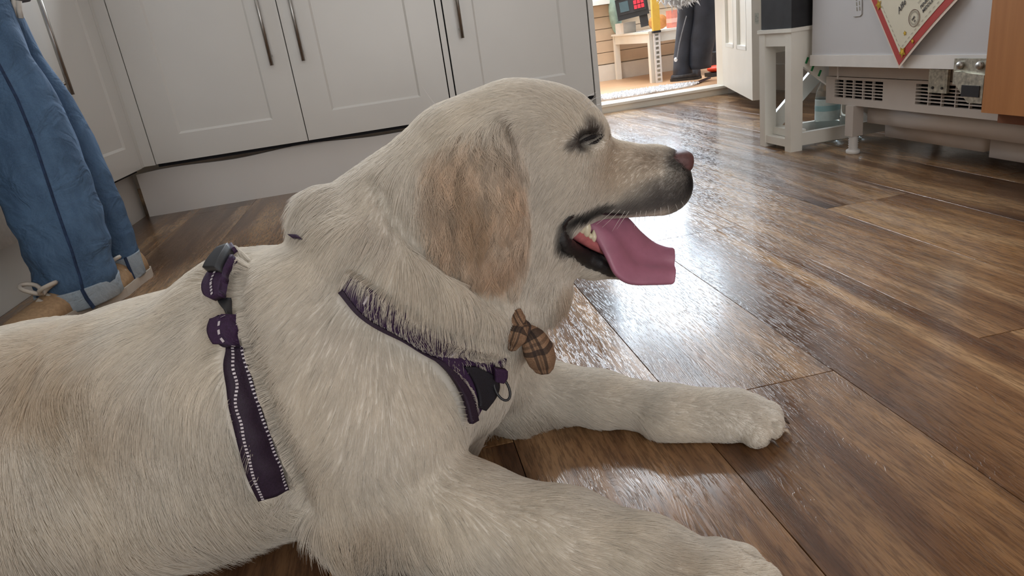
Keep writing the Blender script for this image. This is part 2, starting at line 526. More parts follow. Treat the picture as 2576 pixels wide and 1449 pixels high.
# ================================================================ kitchen cabinets
ZB, ZT = 0.178, 0.878


def shaker_door(parent, axis, a, b, plane, z0, z1, name='door', rail=0.098, into=1, hx=None, hz=0.435, label=None):
    """frame of stiles and rails round a recessed panel; axis 'x': runs along X at Y=plane, 'y': along Y at X=plane"""
    def bb(u0, u1, d0, d1, za, zb, bm):
        if axis == 'x': return box(bm, (u0, plane+d0, za), (u1, plane+d1, zb))
        return box(bm, (plane-d1, u0, za), (plane-d0, u1, zb))
    bm = B(); t = 0.020
    bb(a, a+rail, 0, t, z0, z1, bm); bb(b-rail, b, 0, t, z0, z1, bm)
    bb(a+rail, b-rail, 0, t, z0, z0+rail*0.88, bm); bb(a+rail, b-rail, 0, t, z1-rail*0.88, z1, bm)
    bmesh.ops.remove_doubles(bm, verts=bm.verts, dist=1e-5)
    d = obj(name, bm, M['cabinet'], parent)
    g = 0.007
    bm = B()        # sloping bead round the panel
    ua, ub, za, zb = a+rail, b-rail, z0+rail*0.88, z1-rail*0.88
    def pt(u, dd, z): return (u, plane+dd, z) if axis == 'x' else (plane-dd, u, z)
    o_ = [pt(ua, 0.0005, za), pt(ub, 0.0005, za), pt(ub, 0.0005, zb), pt(ua, 0.0005, zb)]
    i_ = [pt(ua+g, 0.006, za+g), pt(ub-g, 0.006, za+g), pt(ub-g, 0.006, zb-g), pt(ua+g, 0.006, zb-g)]
    k_ = [pt(ua, 0.014, za), pt(ub, 0.014, za), pt(ub, 0.014, zb), pt(ua, 0.014, zb)]
    vo = [bm.verts.new(p) for p in o_]; vi = [bm.verts.new(p) for p in i_]; vk = [bm.verts.new(p) for p in k_]
    for i in range(4):
        j = (i+1) % 4; bm.faces.new((vo[i], vo[j], vi[j], vi[i])); bm.faces.new((vk[i], vk[j], vo[j], vo[i]))
    bm.faces.new(vi); bm.faces.new(vk[::-1])
    obj('panel', bm, M['cabinet'], d)
    if hx is not None:
        bm = B()
        h = 0.30; off = 0.034
        P = (lambda z, dd: Vector((hx, plane-dd, z))) if axis == 'x' else (lambda z, dd: Vector((plane+dd, hx, z)))
        tube(bm, [P(hz, off), P(hz+h, off)], 0.0062, 14)
        for z in (hz+0.03, hz+h-0.03): tube(bm, [P(z, 0), P(z, off)], 0.005, 10)
        hd = obj('handle', bm, M['steel'], d, smooth=True); hd['label'] = 'brushed steel bar handle'
    return d


def carcass(lo, hi):
    return bx(lo, hi)


CZ = ZB-0.012  # carcass lowered so its black face fills the shaded plinth gap
# double base unit
t = thing('base_cabinet', 'white double-door kitchen base cabinet behind the dog with two bar handles side by side', 'cabinet', (-0.29, FACE+0.3, 0))
obj('body', carcass((-0.793, FACE+0.022, CZ), (0.218, FACE+0.59, ZT)), M['dark_gap'], t)
shaker_door(t, 'x', -0.7915, -0.2885, FACE, ZB, ZT, hx=-0.342)
shaker_door(t, 'x', -0.2855, 0.2175, FACE, ZB, ZT, hx=-0.240)
# single base unit with its end panel
t = thing('base_cabinet', 'white single-door kitchen base cabinet at the end of the row by the doorway', 'cabinet', (0.49, FACE+0.3, 0))
obj('body', carcass((0.2225, FACE+0.022, CZ), (0.746, FACE+0.59, ZT)), M['dark_gap'], t)
obj('filler', bx((0.222, FACE+0.003, ZB), (0.2405, FACE+0.021, ZT)), M['cabinet'], t)
shaker_door(t, 'x', 0.2455, 0.7435, FACE, ZB, ZT, hx=0.292)
obj('end_panel', bx((0.7475, FACE-0.004, 0.0), (0.766, FACE+0.6, ZT)), M['cabinet'], t, bevel=0.001)
# left run
t = thing('base_cabinet', 'white corner base cabinet on the left behind the person in jeans', 'cabinet', (-1.1, 2.2, 0))
obj('body', carcass((LX-0.56, 1.640, CZ-0.002), (LX-0.022, FACE-0.02, ZT)), M['dark_gap'], t)
obj('corner_post', box(bx((LX-0.02, FACE-0.025, ZB-0.002), (LX, FACE+0.0, ZT)), (LX, FACE-0.0, ZB-0.002), (-0.7945, FACE+0.018, ZT)), M['cabinet'], t)
shaker_door(t, 'y', 1.975, FACE-0.028, LX, ZB-0.003, ZT, hx=2.028, hz=0.43, rail=0.085)
shaker_door(t, 'y', 1.645, 1.971, LX, ZB-0.003, ZT, rail=0.085)
# built-in appliance at the left edge
t = thing('dishwasher', 'grey built-in kitchen appliance beyond the person at the left edge', 'dishwasher', (-1.1, 1.3, 0))
obj('body', bx((LX-0.56, 1.04, 0.150), (LX-0.022, 1.635, ZT)), M['dark_gap'], t)
d = obj('door', bx((LX-0.02, 1.045, 0.150), (LX, 1.632, ZT-0.12)), M['steel'], t, bevel=0.003)
obj('control_panel', bx((LX-0.02, 1.045, ZT-0.116), (LX, 1.632, ZT)), M['steel'], t, bevel=0.003)
bm = B(); tube(bm, [(LX+0.035, 1.09, 0.70), (LX+0.035, 1.59, 0.70)], 0.007); tube(bm, [(LX, 1.11, 0.70), (LX+0.035, 1.11, 0.70)], 0.005); tube(bm, [(LX, 1.57, 0.70), (LX+0.035, 1.57, 0.70)], 0.005)
obj('handle', bm, M['steel'], d, smooth=True)
# plinths: the far one warps a little along its top edge
bm = B(); n = 40; v = []
for i in range(n+1):
    x = -0.883 + (0.7465+0.883)*i/n
    zt = 0.153 + 0.006*math.sin(i*0.55)*math.exp(-i*0.02) - 0.004*math.cos(i*0.23) + 0.004*(i/n)
    v.append([bm.verts.new((x, y, z)) for y, z in ((PLY, 0.0), (PLY, zt), (PLY+0.016, zt), (PLY+0.016, 0.0))])
for a, b in zip(v, v[1:]):
    for k in range(4): bm.faces.new((a[k], a[(k+1) % 4], b[(k+1) % 4], b[k]))
bm.faces.new(v[0][::-1]); bm.faces.new(v[-1])
tag(obj('plinth', bm, M['plinth']), 'long white plinth board under the far row of cabinets', 'plinth')
tag(obj('plinth', bx((LPX-0.016, 1.04, 0.0), (LPX, PLY+0.03, 0.150)), M['cabinet']), 'white plinth board under the left cabinets behind the person', 'plinth')
# continuous worktop (above the frame)
bm = B(); box(bm, (-1.43, FACE-0.03, ZT+0.003), (0.785, FACE+0.62, ZT+0.041)); box(bm, (-1.43, 1.04, ZT+0.003), (LX+0.002, FACE-0.03, ZT+0.041))
tag(obj('worktop', bm, M['worktop'], bevel=0.003), 'dark worktop along the top of the white cabinets', 'worktop')

# ================================================================ fridge on the right
FXD, FXB = 1.150, 1.20
FY0, FY1 = 1.245, 1.772
t = thing('fridge', 'white built-in fridge on screw feet with vent grille at the right', 'fridge', (1.45, 1.5, 0))
obj('body', bx((FXB+0.012, FY0-0.06, 0.132), (1.78, FY1, 1.72)), M['fridge'], t, bevel=0.004)
dd = obj('door', bx((FXD, FY0-0.06, 0.262), (FXB+0.006, FY1+0.002, 1.70)), M['fridge'], t, bevel=0.006)
obj('door_edge', bx((FXD-0.004, FY0-0.06, 0.234), (FXB+0.006, FY1+0.004, 0.262)), M['white_plastic'], dd, bevel=0.004)
# sticker with two lines of small print on the fridge door
sp = [atx(px, py, FXD-0.0008) for px, py in ((2146, 0), (2167, 0), (2168, 36), (2150, 43))]
# base panel with two vents
gz0, gz1 = 0.128, 0.223
V1 = (1.548, 1.738); V2 = (1.244, 1.438)
vz = (0.146, 0.192)
bm = B()
X0, X1 = FXB-0.004, FXB+0.010
box(bm, (X0, V1[1], gz0), (X1, FY1+0.004, gz1-0.024)); box(bm, (X0, V2[1], gz0), (X1, V1[0], gz1-0.024)); box(bm, (X0, FY0-0.09, gz0), (X1, V2[0], gz1-0.024))
box(bm, (X0, V1[0], gz0), (X1, V1[1], vz[0])); box(bm, (X0, V1[0], vz[1]), (X1, V1[1], gz1-0.024))
box(bm, (X0, V2[0], gz0), (X1, V2[1], vz[0])); box(bm, (X0, V2[0], vz[1]), (X1, V2[1], gz1-0.024))
gp = obj('base_panel', bm, M['plastic_warm'], t)
obj('top_strip', bx((X0+0.003, FY0-0.06, gz1-0.0225), (X1, FY1-0.002, 0.233)), M['plastic_warm'], t)
for ya, yb in (V1, V2):
    n = 6; st = (vz[1]-vz[0])/n
    for i in range(1, n):
        obj('slat', bx((X0, ya, vz[0]+i*st-0.0011), (X0+0.008, yb, vz[0]+i*st+0.0011)), M['plastic_warm'], gp)
    for i in range(1, 5):
        y = ya + (yb-ya)*i/5
        obj('bar', bx((X0+0.0005, y-0.0014, vz[0]), (X0+0.007, y+0.0014, vz[1])), M['plastic_warm'], gp)
obj('vent_back', bx((X1+0.002, FY0-0.05, gz0+0.006), (X1+0.006, FY1-0.01, gz1-0.03)), M['black_matte'], t)
# moulded trays under the base
for k, (ya, yb, za, zb, xa, r) in enumerate(((1.10, 1.635, 0.082, 0.127, 1.222, 0.004), (1.30, 1.615, 0.042, 0.080, 1.26, 0.02), (0.95, 1.275, 0.036, 0.078, 1.25, 0.02), (0.95, 1.11, 0.078, 0.127, 1.224, 0.01))):
    obj('tray', bx((xa, ya, za), (1.70, yb, zb)), M['tray'], t, bevel=r, smooth=True)
# screw foot
bm = B(); c = (1.205, 1.664)
box(bm, (c[0]-0.015, c[1]-0.016, 0.048), (c[0]+0.015, c[1]+0.016, 0.128))
prof = [(0.0165, 0.0), (0.0175, 0.003), (0.0175, 0.010), (0.012, 0.012)]
for i in range(6): prof += [(0.0130, 0.0130+i*0.006), (0.0106, 0.0160+i*0.006)]
prof += [(0.012, 0.05)]
obj('foot_block', bm, M['plastic_warm'], t, bevel=0.002)
obj('foot', lathe(B(), prof, (c[0], c[1], 0.0)), M['white_plastic'], t, smooth=True)['label'] = 'white threaded levelling foot'
for cc in ((1.66, 1.66), (1.66, 1.22), (1.205, 1.03)):
    obj('foot', lathe(B(), [(0.0125, 0), (0.0125, 0.01), (0.008, 0.011), (0.008, 0.10)], (cc[0], cc[1], 0.0)), M['white_plastic'], t, smooth=True)
# hinge
bm = B()
hy = 1.232
box(bm, (FXD-0.010, hy-0.042, 0.205), (FXD-0.0045, hy+0.038, 0.256))
prism(bm, [(FXD-0.016, hy+0.030, 0.232), (FXD-0.016, hy-0.045, 0.226), (FXD-0.016, hy-0.045, 0.172), (FXD-0.016, hy-0.010, 0.172), (FXD-0.016, hy+0.030, 0.212)], (1, 0, 0), 0.010)
hg = obj('hinge', bm, M['zinc'], t, bevel=0.002)
for yy in (hy-0.028, hy+0.020):
    bm = B(); ellipsoid(bm, (FXD-0.013, yy, 0.243), (0.006, 0.0085, 0.0085)); obj('bolt', bm, M['steel'], hg, smooth=True)
obj('hinge_slot', bx((FXD-0.0175, hy-0.038, 0.184), (FXD-0.0155, hy+0.006, 0.206)), M['black'], hg)
bm = bx((FXB-0.012, 1.338, 0.176), (FXB-0.005, 1.392, 0.226)); br = obj('bracket', bm, M['zinc'], t, bevel=0.004)
for yy in (1.351, 1.378): obj('bolt', lathe(B(), [(0.003, 0), (0.003, 0.002)], (0, 0, 0), 10, Matrix.Translation((FXB-0.0115, yy, 0.187)) @ Matrix.Rotation(-math.pi/2, 4, 'Y')), M['black'], br)
obj('wire_clip', box(box(B(), (FXB-0.012, 1.715, 0.196), (FXB-0.009, 1.718, 0.232)), (FXB-0.012, 1.68, 0.228), (FXB-0.009, 1.738, 0.231)), M['white_plastic'], t)
# the wooden furniture door carried by that hinge
wx = 1.10
wy = atx(2468, 283, wx); wzb = wy[2]
wd_ = obj('wooden_door', bx((wx, 0.50, wzb), (wx+0.022, wy[1], 1.72)), M['orange_wood'], t, bevel=0.0015); wd_['label'] = 'orange wooden furniture door'
obj('door_rail', bx((wx+0.026, 0.50, wzb-0.022), (wx+0.050, wy[1]-0.012, wzb+0.03)), M['brown_wood'], wd_)

obj('shade_block', bx((wx+0.06, -0.6, 0.19), (1.80, wy[1]-0.02, 2.1)), M['orange_wood'], t)  # unseen block added behind the wooden door to darken the floor below

# small printed sticker on the fridge door
def sheet(name, pts, mat, parent, th=0.0006, nrm=(-1, 0, 0)):
    return obj(name, prism(B(), pts, nrm, th), mat, parent)


stk = obj('sticker', prism(B(), [atx(px, py, FXD-0.0006) for px, py in ((2148, -60), (2170, -60), (2169, 34), (2163, 42), (2151, 43))], (-1, 0, 0), 0.0005), M['fridge'], dd)
for k, (xa, ya, xb, yb) in enumerate(((2152, -20, 2155, 31), (2159, -25, 2162, 30))):
    for j in range(4):
        f0, f1 = j/4, j/4+0.19
        q = [(xa+(xb-xa)*f0, ya+(yb-ya)*f0), (xa+(xb-xa)*f0+2.6, ya+(yb-ya)*f0), (xa+(xb-xa)*f1+2.6, ya+(yb-ya)*f1), (xa+(xb-xa)*f1, ya+(yb-ya)*f1)]
        obj('print_line', prism(B(), [atx(px, py, FXD-0.0013) for px, py in q], (-1, 0, 0), 0.0002), M['paper_grey'], stk)
bm = B(); tube(bm, [atx(px, py, FXD-0.0013) for px, py in ((2147, 42), (2163, 41), (2168, 36), (2169, -60))], 0.0006, 6); obj('sticker_edge', bm, M['paper_grey'], stk)

# ---- certificate hung by a magnet, one corner down
PX = FXD-0.007
cc = atx(2266, 172, PX)                       # lower corner
cl = atx(2192, -5, PX); crr = atx(2418, -5, PX)
el = (cl-cc)/np.linalg.norm(cl-cc); er = (crr-cc)/np.linalg.norm(crr-cc)
cert = thing('certificate', 'cream school certificate with red border and yellow stars hanging on the fridge', 'certificate', tuple(cc))
LL, LR = 0.297, 0.21


def cp(a, b, lift=0.0):
    """a metres up the left edge, b metres up the right edge"""
    p = cc + el*a + er*b
    bend = -0.004 - 0.010*math.sin(min(1, b/LR)*math.pi)*(0.5+a) - 0.02*min(a, b)*0.2
    return Vector((p[0]+bend-lift, p[1], p[2]))


def cpatch(name, a0, a1, b0, b1, mat, lift, n=8, parent=cert):
    bm = B(); g = [[bm.verts.new(cp(a0+(a1-a0)*i/n, b0+(b1-b0)*j/n, lift)) for j in range(n+1)] for i in range(n+1)]
    h = [[bm.verts.new(cp(a0+(a1-a0)*i/n, b0+(b1-b0)*j/n, lift-0.0004)) for j in range(n+1)] for i in range(n+1)]
    for i in range(n):
        for j in range(n):
            bm.faces.new((g[i][j], g[i+1][j], g[i+1][j+1], g[i][j+1])); bm.faces.new((h[i][j], h[i][j+1], h[i+1][j+1], h[i+1][j]))
    ring = [(i, 0) for i in range(n)]+[(n, j) for j in range(n)]+[(i, n) for i in range(n, 0, -1)]+[(0, j) for j in range(n, 0, -1)]
    for (i, j), (k, l) in zip(ring, ring[1:]+ring[:1]): bm.faces.new((g[i][j], h[i][j], h[k][l], g[k][l]))
    return obj(name, bm, mat, parent)


sh_ = cpatch('sheet', 0, LL, 0, LR, M['paper_edge'], 0.0)
cpatch('red_border', 0.006, LL-0.006, 0.004, LR-0.006, M['paper_red'], 0.0007)
cpatch('inner_sheet', 0.022, LL-0.02, 0.0215, LR-0.018, M['paper'], 0.0014)


def star(a, b, r, rot, mat='paper_yellow', lift=0.0022):
    bm = B(); vs = []
    for k in range(10):
        q = r if k % 2 == 0 else r*0.5
        vs.append(bm.verts.new(cp(a+q*math.cos(rot+k*math.pi/5), b+q*math.sin(rot+k*math.pi/5), lift)))
    bm.faces.new(vs); bm2 = bmesh.ops.solidify(bm, geom=bm.faces[:], thickness=0.0003)
    return obj('star', bm, M[mat], cert)


def ctext(s, a, b, size, mat, ang=0.0, font_shear=0.0, lift=0.0022, name='lettering', bold=False):
    cu = D.curves.new('t', 'FONT'); cu.body = s; cu.size = size; cu.shear = font_shear; cu.offset = 0.00025 if bold else 0
    cu.resolution_u = 2
    o = D.objects.new('t', cu); COL.objects.link(o)
    dg = bpy.context.evaluated_depsgraph_get(); me = D.meshes.new_from_object(o.evaluated_get(dg)); D.objects.remove(o)
    bm = B(); bm.from_mesh(me); D.meshes.remove(me)
    ca, sa = math.cos(ang), math.sin(ang)
    for v in bm.verts:
        x, y = v.co.x*ca - v.co.y*sa, v.co.x*sa + v.co.y*ca
        v.co = cp(a + y, b + x, lift)
    return obj(name, bm, mat, cert)


_G = np.array([[el@el, el@er], [el@er, er@er]])


def ab(px, py):
    p = atx(px, py, PX) - cc
    return np.linalg.solve(_G, np.array([el@p, er@p]))


for px, py, r, rot in ((2218.5, 11, 0.0125, 0.3), (2278, 130, 0.0125, 0.1), (2287, 82, 0.006, 0.5), (2306, 102, 0.006, 0.9)):
    a, b = ab(px, py); star(a, b, r, rot)
a, b = ab(2311.7, 43.5)
bm = B(); tube(bm, [cp(a+0.0165*math.cos(t), b+0.0165*math.sin(t), 0.0022) for t in np.linspace(0, 2*math.pi, 40)[:-1]], 0.0005, 6, closed=True)
obj('seal_ring', bm, M['ink_brown'], cert)
for rr, dn in ((0.0125, 26), (0.0105, 20)):
    bm = B()
    for k in range(dn):
        t0 = 2*math.pi*k/dn; q = [cp(a+r_*math.cos(t_), b+r_*math.sin(t_), 0.0021) for r_, t_ in ((rr, t0), (rr+0.0013, t0), (rr+0.0013, t0+0.12), (rr, t0+0.12))]
        prism(bm, q, (-1, 0, 0), 0.0002)
    o = obj('seal_lettering', bm, M['paper_grey'], cert)
ctext('PMS', a-0.002, b-0.0068, 0.0062, M['ink'], 0.15, bold=True); ctext('20', a-0.008, b-0.004, 0.0052, M['ink'], 0.15, bold=True)
a, b = ab(2272.5, 34); ctext('Alfie W', a, b, 0.0165, M['ink'], 0.06, 0.35, name='handwriting', bold=True)
a, b = ab(2323, 11); ctext('THE', a+0.0016, b, 0.0056, M['paper_grey'])
a, b = ab(2329, 21); ctext('PENKRIDGE', a, b, 0.0092, M['ink'], 0, 0.2, bold=True)
a, b = ab(2334, 31); ctext('MIDDLE SCHOOL', a, b, 0.0092, M['ink'], 0, 0.2, bold=True)
for k in range(16):            # dashed cutting lines along both edges
    s = 0.036+k*0.0125
    for q in (((s, 0.0285), (s+0.007, 0.0285), (s+0.007, 0.0293), (s, 0.0293)), ((0.029, s), (0.0298, s), (0.0298, s+0.006), (0.029, s+0.006))):
        if max(q[2]) > 0.26 or q[2][1] > LR-0.03: continue
        obj('dash', prism(B(), [cp(x, y, 0.0021) for x, y in q], (-1, 0, 0), 0.0002), M['paper_grey'], cert)

# ================================================================ white wooden stool, things on and beside it
SX0, SX1, SY0, SY1, SZ = 1.105, 1.60, 1.800, 1.968, 0.331
st = thing('stool', 'white painted wooden stand with diagonal braces beside the fridge', 'stool', ((SX0+SX1)/2, (SY0+SY1)/2, 0))
lg = 0.036
for y0, y1 in ((SY0, SY0+0.030), (SY1-0.030, SY1)):
    for xa in (SX0, SX1-lg):
        obj('leg', bx((xa, y0, 0), (xa+lg, y1, SZ-0.001)), M['white'], st, bevel=0.0015)
obj('rail', bx((SX0+0.002, SY0+0.030, SZ-0.040), (SX0+0.024, SY1-0.030, SZ-0.003)), M['white'], st, bevel=0.001)
obj('rail', bx((SX0+0.003, SY0+0.030, 0.012), (SX0+0.024, SY1-0.030, 0.034)), M['white'], st, bevel=0.001)
obj('rail', bx((SX0+0.026, SY0+0.020, 0.034), (SX0+0.06, SY1-0.005, 0.056)), M['white'], st, bevel=0.001)
obj('rail', bx((SX1-0.024, SY0+0.030, 0.012), (SX1-0.003, SY1-0.030, 0.034)), M['white'], st, bevel=0.001)
for y0, y1 in ((SY0+0.003, SY0+0.021), (SY1-0.021, SY1-0.003)):
    obj('rail', bx((SX0+lg, y0, 0.014), (SX1-lg, y1, 0.050)), M['white'], st, bevel=0.001)
    obj('rail', bx((SX0+lg, y0, SZ-0.062), (SX1-lg, y1, SZ-0.004)), M['white'], st, bevel=0.001)
obj('top', bx((SX0-0.004, SY0-0.004, SZ-0.004), (SX1+0.004, SY1+0.004, SZ+0.006)), M['white'], st, bevel=0.002)


def brace(p, q, w, y0, y1):
    p, q = Vector(p), Vector(q); d = (q-p).normalized(); n = Vector((-d.z, 0, d.x))*w/2
    return prism(B(), [(p+n)[:], (q+n)[:], (q-n)[:], (p-n)[:]], (0, 1, 0), y1-y0)


b1 = obj('brace', brace((SX0+0.02, SY0+0.004, 0.275), (SX0+0.30, SY0+0.004, 0.055), 0.044, SY0+0.004, SY0+0.018), M['white'], st, bevel=0.001)
b2 = obj('brace', brace((SX0+0.03, SY1-0.020, 0.055), (SX0+0.30, SY1-0.020, 0.30), 0.044, SY1-0.020, SY1-0.006), M['white'], st, bevel=0.001)
for px, py in ((2030, 152), (2044, 171), (2062, 184)):
    p = at(px, py, SY0+0.0035)
    Mr = Matrix.Translation(Vector(p)) @ Matrix.Rotation(math.radians(24), 4, 'Y')
    obj('tape', bx((-0.0028, -0.0012, -0.0085), (0.0028, 0.001, 0.0085), Mr), M['green'], b1)
# black box standing on the stool, a brown cloth behind it
p0 = at(1921, 80, SY1-0.012); p1 = at(2041, 64, SY1-0.012)
bm = bx((p0[0]-0.004, SY0+0.006, SZ+0.0065), (1.55, SY1-0.006, SZ+0.30))
tb = thing('crate', 'black plastic box standing on the white stool beside the fridge', 'box', ((p0[0]+1.55)/2, (SY0+SY1)/2, SZ+0.0065))
obj('body', bm, M['black_matte'], tb, bevel=0.004)
obj('lid', bx((p0[0]-0.010, SY0, SZ+0.302), (1.556, SY1, SZ+0.325)), M['black'], tb, bevel=0.004)

# clear bottle on the floor behind the fridge foot
pb = atz(2092, 350)
bt = thing('bottle', 'clear plastic water bottle with pale blue label standing within the white stool frame', 'bottle', (1.277, 1.882, 0))
bc = (1.272, 1.880)
body = [(0.030, 0.0), (0.034, 0.004), (0.034, 0.03), (0.032, 0.036), (0.034, 0.042), (0.034, 0.128), (0.030, 0.150), (0.016, 0.182), (0.0135, 0.190), (0.0135, 0.205)]
obj('body', lathe(B(), body, (bc[0], bc[1], 0.0), 28), M['bottle'], bt, smooth=True)
lab = plain('bottle_label', (0.62, 0.74, 0.74), 0.4, var=0.1, scale=40)
obj('label', lathe(B(), [(0.0344, 0.062), (0.0346, 0.064), (0.0346, 0.122), (0.0344, 0.124)], (bc[0], bc[1], 0), 28), lab, bt, smooth=True)
obj('label_band', lathe(B(), [(0.0347, 0.090), (0.0349, 0.091), (0.0349, 0.105), (0.0347, 0.106)], (bc[0], bc[1], 0), 28), plain('label_blue', (0.33, 0.56, 0.60), 0.4), bt, smooth=True)
obj('cap', lathe(B(), [(0.015, 0.198), (0.0155, 0.2), (0.0155, 0.214), (0.0145, 0.216)], (bc[0], bc[1], 0), 24), M['card_white'], bt, smooth=True)
bt2 = thing('bottle', 'shorter clear plastic bottle just right of the labelled one within the stool frame', 'bottle', (1.345, 1.875, 0))
obj('body', lathe(B(), [(0.026, 0.0), (0.030, 0.004), (0.030, 0.026), (0.0285, 0.031), (0.030, 0.036), (0.030, 0.10), (0.022, 0.125), (0.013, 0.145), (0.013, 0.16)], (1.350, 1.878, 0.0), 28), M['bottle'], bt2, smooth=True)
obj('cap', lathe(B(), [(0.0145, 0.155), (0.015, 0.157), (0.015, 0.17), (0.014, 0.172)], (1.350, 1.878, 0), 24), M['card_white'], bt2, smooth=True)

# ================================================================ conservatory: table, what is on it, clothes, mat
tb = thing('side_table', 'white painted conservatory table with slim legs seen through the doorway', 'table', (1.95, 4.4, FZ))
pA = atz(1648, 208, FZ); pB = atz(1564, 198, FZ)
TZ = at(1640, 80, pA[1])[2]
tx0, ty0, ty1 = pA[0]-0.02, pA[1], pB[1]
tx1 = tx0 + 0.52
zt = at(1640, 78, ty0)[2]
for (x, y) in ((tx0, ty0), (tx0, ty1-0.03), (tx1-0.03, ty0), (tx1-0.03, ty1-0.03)):
    obj('leg', bx((x, y, FZ), (x+0.034, y+0.034, zt-0.01)), M['white'], tb, bevel=0.003)
obj('rail', bx((tx0+0.002, ty0+0.034, zt-0.065), (tx0+0.020, ty1-0.034, zt-0.012)), M['white'], tb, bevel=0.002)
obj('rail', bx((tx0+0.034, ty0+0.004, zt-0.065), (tx1-0.034, ty0+0.022, zt-0.012)), M['white'], tb, bevel=0.002)
obj('rail', bx((tx0+0.034, ty1-0.022, zt-0.065), (tx1-0.034, ty1-0.004, zt-0.012)), M['white'], tb, bevel=0.002)
obj('tabletop', bx((tx0-0.008, ty0-0.008, zt-0.012), (tx1, ty1+0.008, zt)), M['white'], tb, bevel=0.003)
# things on the table
yb = ty0 + 0.10


def on(px0, px1, pyt, pyb, y, d):
    a = at(px0, pyb, y); b_ = at(px1, pyb, y); c = at((px0+px1)/2, pyt, y)
    return a[0], b_[0], c[2]


ymid = ty0+0.30
x0_, x1_, zz = on(1553, 1588, 42, 76, ymid+0.16, 0)
t = obj('box', bx((tx0+0.0, ty0+0.44, zt), (tx0+0.085, ty0+0.60, zt+0.066)), M['card_white'], bevel=0.004); tag(t, 'low white cardboard box under the black power unit on the white table', 'box')
t = thing('power_unit', 'black electric unit with a glowing red button propped on the white table', 'appliance', (tx0+0.2, ymid, zt))
Mt = Matrix.Translation((tx0+0.060, ty0+0.40, zt+0.0905)) @ Matrix.Rotation(math.radians(-20), 4, 'Z') @ Matrix.Rotation(math.radians(-6), 4, 'Y')
obj('body', bx((-0.098, -0.10, 0.0), (0.098, 0.14, 0.30), Mt), M['black'], t, bevel=0.012)
obj('front_panel', bx((-0.085, -0.106, 0.03), (0.085, -0.101, 0.13), Mt), M['black_matte'], t, bevel=0.003)
obj('ridge', bx((-0.100, -0.112, 0.125), (0.100, -0.10, 0.136), Mt), M['steel'], t, bevel=0.003)
for k in range(3):
    for j in range(2):
        obj('button', bx((0.012+k*0.022, -0.110, 0.045+j*0.028), (0.030+k*0.022, -0.106, 0.068+j*0.028), Mt), M['red_lamp'], t, bevel=0.002)
obj('display', bx((-0.075, -0.109, 0.045), (-0.02, -0.106, 0.105), Mt), plain('dull_display', (0.06, 0.10, 0.12), 0.25), t)
obj('foot', bx((0.035, -0.085, -0.070), (0.085, 0.035, 0.002), Mt), M['black_matte'], t, bevel=0.006)
t = obj('roll', lathe(B(), [(0.02, -0.055), (0.042, -0.05), (0.042, 0.05), (0.02, 0.055)], (0, 0, 0), 24, Matrix.Translation((tx0+0.150, ty0+0.225, zt+0.0425)) @ Matrix.Rotation(math.pi/2, 4, 'X')), M['terracotta'], smooth=False); tag(t, 'orange brown roll lying under the black power unit on the table', 'roll')
t = obj('bag', ellipsoid(B(), (tx0+0.03, ty0+0.665, zt+0.151), (0.045, 0.045, 0.15)), M['teal'], smooth=True); tag(t, 'pale green crumpled bag at the back of the white table by the wall', 'bag')
t = thing('spirit_level', 'yellow spirit level standing upright against the white table edge', 'tool', (tx0+0.08, ty0-0.03, zt))
ly = ty0-0.03
lp = at(1651, 77, ly)
obj('body', bx((lp[0]-0.022, ly-0.012, lp[2]), (lp[0]+0.022, ly+0.012, lp[2]+0.62)), M['yellow'], t, bevel=0.003)
obj('end_cap', bx((lp[0]-0.024, ly-0.013, lp[2]-0.012), (lp[0]+0.024, ly+0.013, lp[2])), M['black'], t)
t = thing('slotted_rail', 'slotted metal shelf upright standing on the floor below the yellow level', 'rail', (lp[0], ly, FZ))
bm = B(); box(bm, (lp[0]-0.020, ly-0.004, FZ), (lp[0]-0.010, ly+0.004, lp[2]-0.0125)); box(bm, (lp[0]+0.010, ly-0.004, FZ), (lp[0]+0.020, ly+0.004, lp[2]-0.0125))
n = 11; hh = (lp[2]-0.0125-FZ)/n
for i in range(n): box(bm, (lp[0]-0.010, ly-0.004, FZ+i*hh), (lp[0]+0.010, ly+0.004, FZ+i*hh+hh*0.4))
obj('body', bm, M['card_white'], t); obj('backing', bx((lp[0]-0.012, ly+0.0045, FZ), (lp[0]+0.012, ly+0.007, lp[2]-0.02)), M['zinc'], t)
t = obj('tub', lathe(B(), [(0.075, 0.0), (0.085, 0.01), (0.088, 0.16), (0.083, 0.165)], (tx0+0.36, ty0+0.16, zt), 28), M['black_matte'], smooth=True); tag(t, 'dark round tub on the white table beside the yellow level', 'tub')
t = thing('crate', 'black crate stacked on the dark tub behind the yellow level', 'crate', (tx0+0.36, ty0+0.2, zt+0.168))
obj('body', bx((tx0+0.265, ty0+0.06, zt+0.166), (tx0+0.47, ty0+0.34, zt+0.40)), M['black'], t, bevel=0.006)
pk = at(1698, 47, ty0+0.09)
t = obj('box', bx((pk[0]-0.035, ty0+0.06, zt+0.0005), (pk[0]+0.045, ty0+0.14, pk[2]+0.05)), M['pink'], bevel=0.003); tag(t, 'small pink cardboard box on the table next to the hanging trousers', 'box')
obj('print_band', bx((pk[0]-0.036, ty0+0.0592, pk[2]-0.02), (pk[0]+0.046, ty0+0.14, pk[2]+0.005)), plain('pink_light', (0.72, 0.40, 0.34), 0.6), t)


# fluffy white mat
mc = at(1600, 236, 3.86); mc = atz(1598, 236, FZ)
def mat_fluff(name, col):
    t = NT(name); t.l(t.ramp(t.noise(t.n('ShaderNodeTexCoord').outputs['Object'], 60, 4), [(0.3, tuple(c*0.7 for c in col)), (0.65, col)]), t.b.inputs['Base Color'])
    t.set(Roughness=0.95); return t.m


M['fluff'] = mat_fluff('white_pile', (0.78, 0.77, 0.78)); M['fluff_grey'] = mat_fluff('grey_white_fur', (0.42, 0.41, 0.42))


